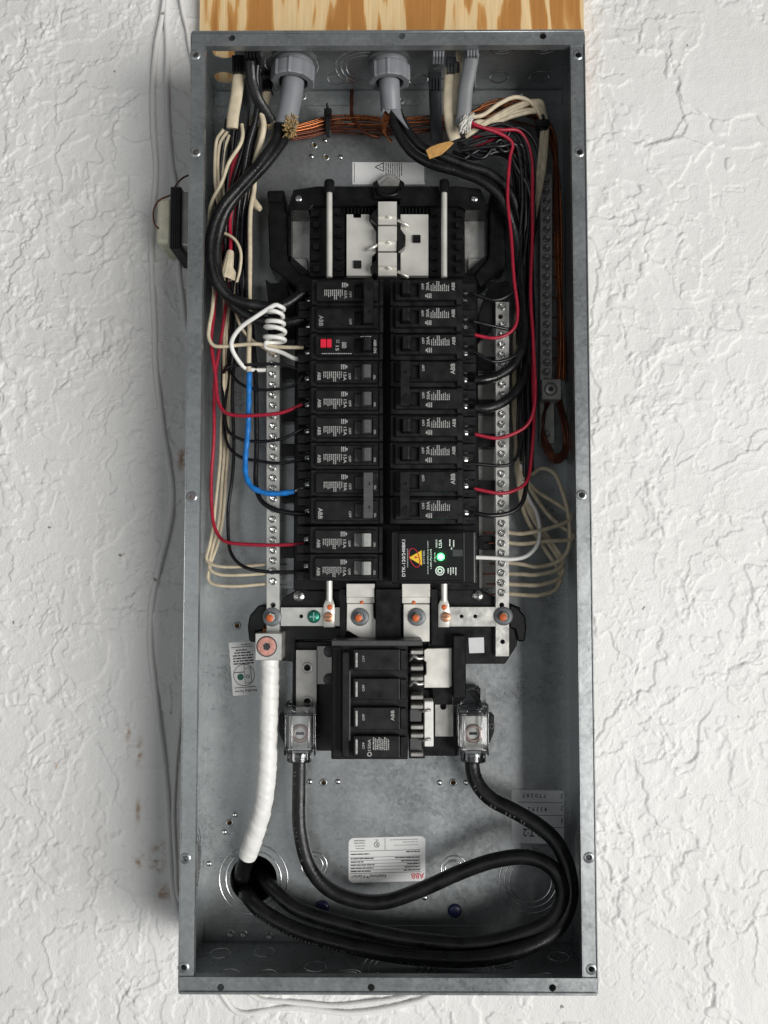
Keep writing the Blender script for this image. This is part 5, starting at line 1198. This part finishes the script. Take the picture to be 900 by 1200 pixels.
# white taped cable
wt = thing('taped_cable', P(314, 775, .034), 'thick cable wrapped in bright white tape running down from the square lug', 'cable', None)
pts = path([(316, 770, .034), (316, 800, .034), (314.5, 850, .034), (313, 900, .032), (308, 945, .028), (298, 980, .020), (290, 1003, .012)], step=.0011)
def tape_r(i, u):
    ph = (i*.0011/.0150 + u + .12*math.sin(i*.013)) % 1.0            # spiral overlap edges
    return 1 + .062*(1-ph)**2 + .016*math.sin(i*.37+u*9) + .014*math.sin(i*.11-u*13) + .012*math.sin(i*.83+u*25)
m = MB(); m.tube(pts, .0087, 40, True, .003, None, tape_r); attach(m.build('tape_wrap', TAPEW, None, 50), wt)
m = MB(); m.tube(path([(292, 998, .0135), (288, 1010, .008), (284, 1022, .000), (283, 1030, -.02), (285, 1034, -.06), (287, 1034, -.12)], step=.003), .0079, 20); attach(m.build('black_insulation', RUB), wt)
m = MB(); m.tube([P(316, 766, .034), P(316, 772, .034)], .0072, 16); attach(m.build('bare_end', BRNW), wt)

# ------------------------------------------------------------------ outside the box: transformer and wall cables
tr = thing('doorbell_transformer', P(205, 290, -.015), 'small cream and black transformer fixed to the side of the box', 'transformer')
a_, b_ = P(199.5, 218.5, .040), P(211.5, 291, .040)
m = MB(); m.box(a_.x, b_.x, -.040, .020, b_.z, a_.z, .0008); m.build('core', BLK, tr)
a_, b_ = P(184, 232, .034), P(200.5, 285, .034)
m = MB(); m.box(a_.x, b_.x, -.034, .014, b_.z, a_.z, .0035, 3); m.build('winding_cover', CREAMB, tr)
a_, b_ = P(211, 224, .036), P(216, 288, .036)
m = MB(); m.box(a_.x, -W2+.0005, -.036, .016, b_.z, a_.z, .002, 2); m.build('mounting_cover', TIN2, tr)
for k in range(5):
    x = P(200.5+k*2.4, 220, .040).x; m = MB(); m.box(x, x+.0004, -.0404, -.0398, P(205, 290, .04).z, P(205, 220, .04).z); m.build('lamination', HGREY, tr)
m = MB(); m.tube(path([(186, 268, .034), (181, 262, .036), (180, 248, .036), (185, 236, .035), (194, 231, .034), (200, 229, .036)]), .0009, 7); m.build('lead_wire', BRNW, tr)
m = MB(); m.tube(path([(205, 219, .02), (210, 212, .012), (217, 207, .006), (228, 203, .0)]), .0009, 7); m.build('lead_wire', BRNW, tr)
GWC = 'paint-covered low-voltage cables along the wall'
wire([(194, -10), (190, 20), (183, 55), (179, 100), (180, 150), (183, 195), (180, 240), (178, 290), (179, 340), (181, 380), (183, 430), (187, 470), (192, 510), (198, 545), (202, 575), (201, 600), (195, 630), (186, 665), (179, 700), (176, 735), (177, 770), (181, 805), (186, 845), (192, 890), (196, 940), (199, 1000), (204, 1050), (214, 1080), (245, 1100), (290, 1105)], .0030, PAINT, 'paint-covered cable snaking down the wall past the transformer', GWC, d=-.0165, n=10, step=.004, wob=.0003, name='wall_cable', cat='cable')
wire([(196, -10), (195, 20), (196, 60), (195, 100), (197, 140), (201, 190), (205, 220), (209, 300), (213, 350), (219, 390), (240, 430), (290, 455)], .0028, PAINT, 'paint-covered cable running behind the transformer', GWC, d=-.0165, n=10, step=.004, wob=.0003, name='wall_cable', cat='cable')
wire([(211, -10), (214, 14), (219, 35), (223, 60), (236, 100), (270, 130), (300, 140)], .0024, PAINT, 'paint-covered cable slipping behind the box below the plywood edge', GWC, d=-.0160, n=10, step=.004, name='wall_cable', cat='cable')
wire([(290, 750), (240, 765), (218, 790), (212, 830), (208, 870), (205, 915), (203, 960), (205, 1010), (211, 1055), (245, 1080), (290, 1085)], .0020, PAINT, 'paint-covered cable half hidden along the lower box edge', GWC, d=-.0165, n=10, step=.004, name='wall_cable', cat='cable')
wire([(262, 1080), (254, 1130), (253, 1152), (264, 1171), (275, 1184), (290, 1187.5), (315, 1183), (345, 1181), (375, 1184), (405, 1187), (440, 1184), (470, 1178), (498, 1170), (522, 1150), (535, 1090)], .0026, PAINT, 'paint-covered cable drooping lowest under the box', GWC, d=-.0160, n=10, step=.004, wob=.0003, name='wall_cable', cat='cable')
wire([(272, 1080), (278, 1145), (300, 1169), (330, 1173), (360, 1176), (392, 1179), (425, 1176), (455, 1172), (480, 1166), (505, 1148), (515, 1090)], .0024, PAINT, 'paint-covered cable drooping just under the box bottom', GWC, d=-.0155, n=10, step=.004, wob=.0003, name='wall_cable', cat='cable')

m = MB()
for k in range(170):
    x = random.uniform(-W2+.008, W2-.012); y = -random.uniform(.004, .075); z = -H2+T; r = random.uniform(.0004, .0016)
    pts = [(x+r*math.cos(a_)*random.uniform(.5, 1.3), y+r*math.sin(a_)*random.uniform(.5, 1.3)) for a_ in (0, 1.3, 2.5, 3.8, 5.1)]
    m.bm.faces.new([m.bm.verts.new((px_, py_, z+.0002+random.uniform(0, .0006))) for px_, py_ in pts])
tag(m.build('debris', mat('dusty_debris', (.22, .19, .15), .8, 0, .4, 300)), 'scattered dusty chips lying on the floor of the steel box', 'debris', kind='stuff')
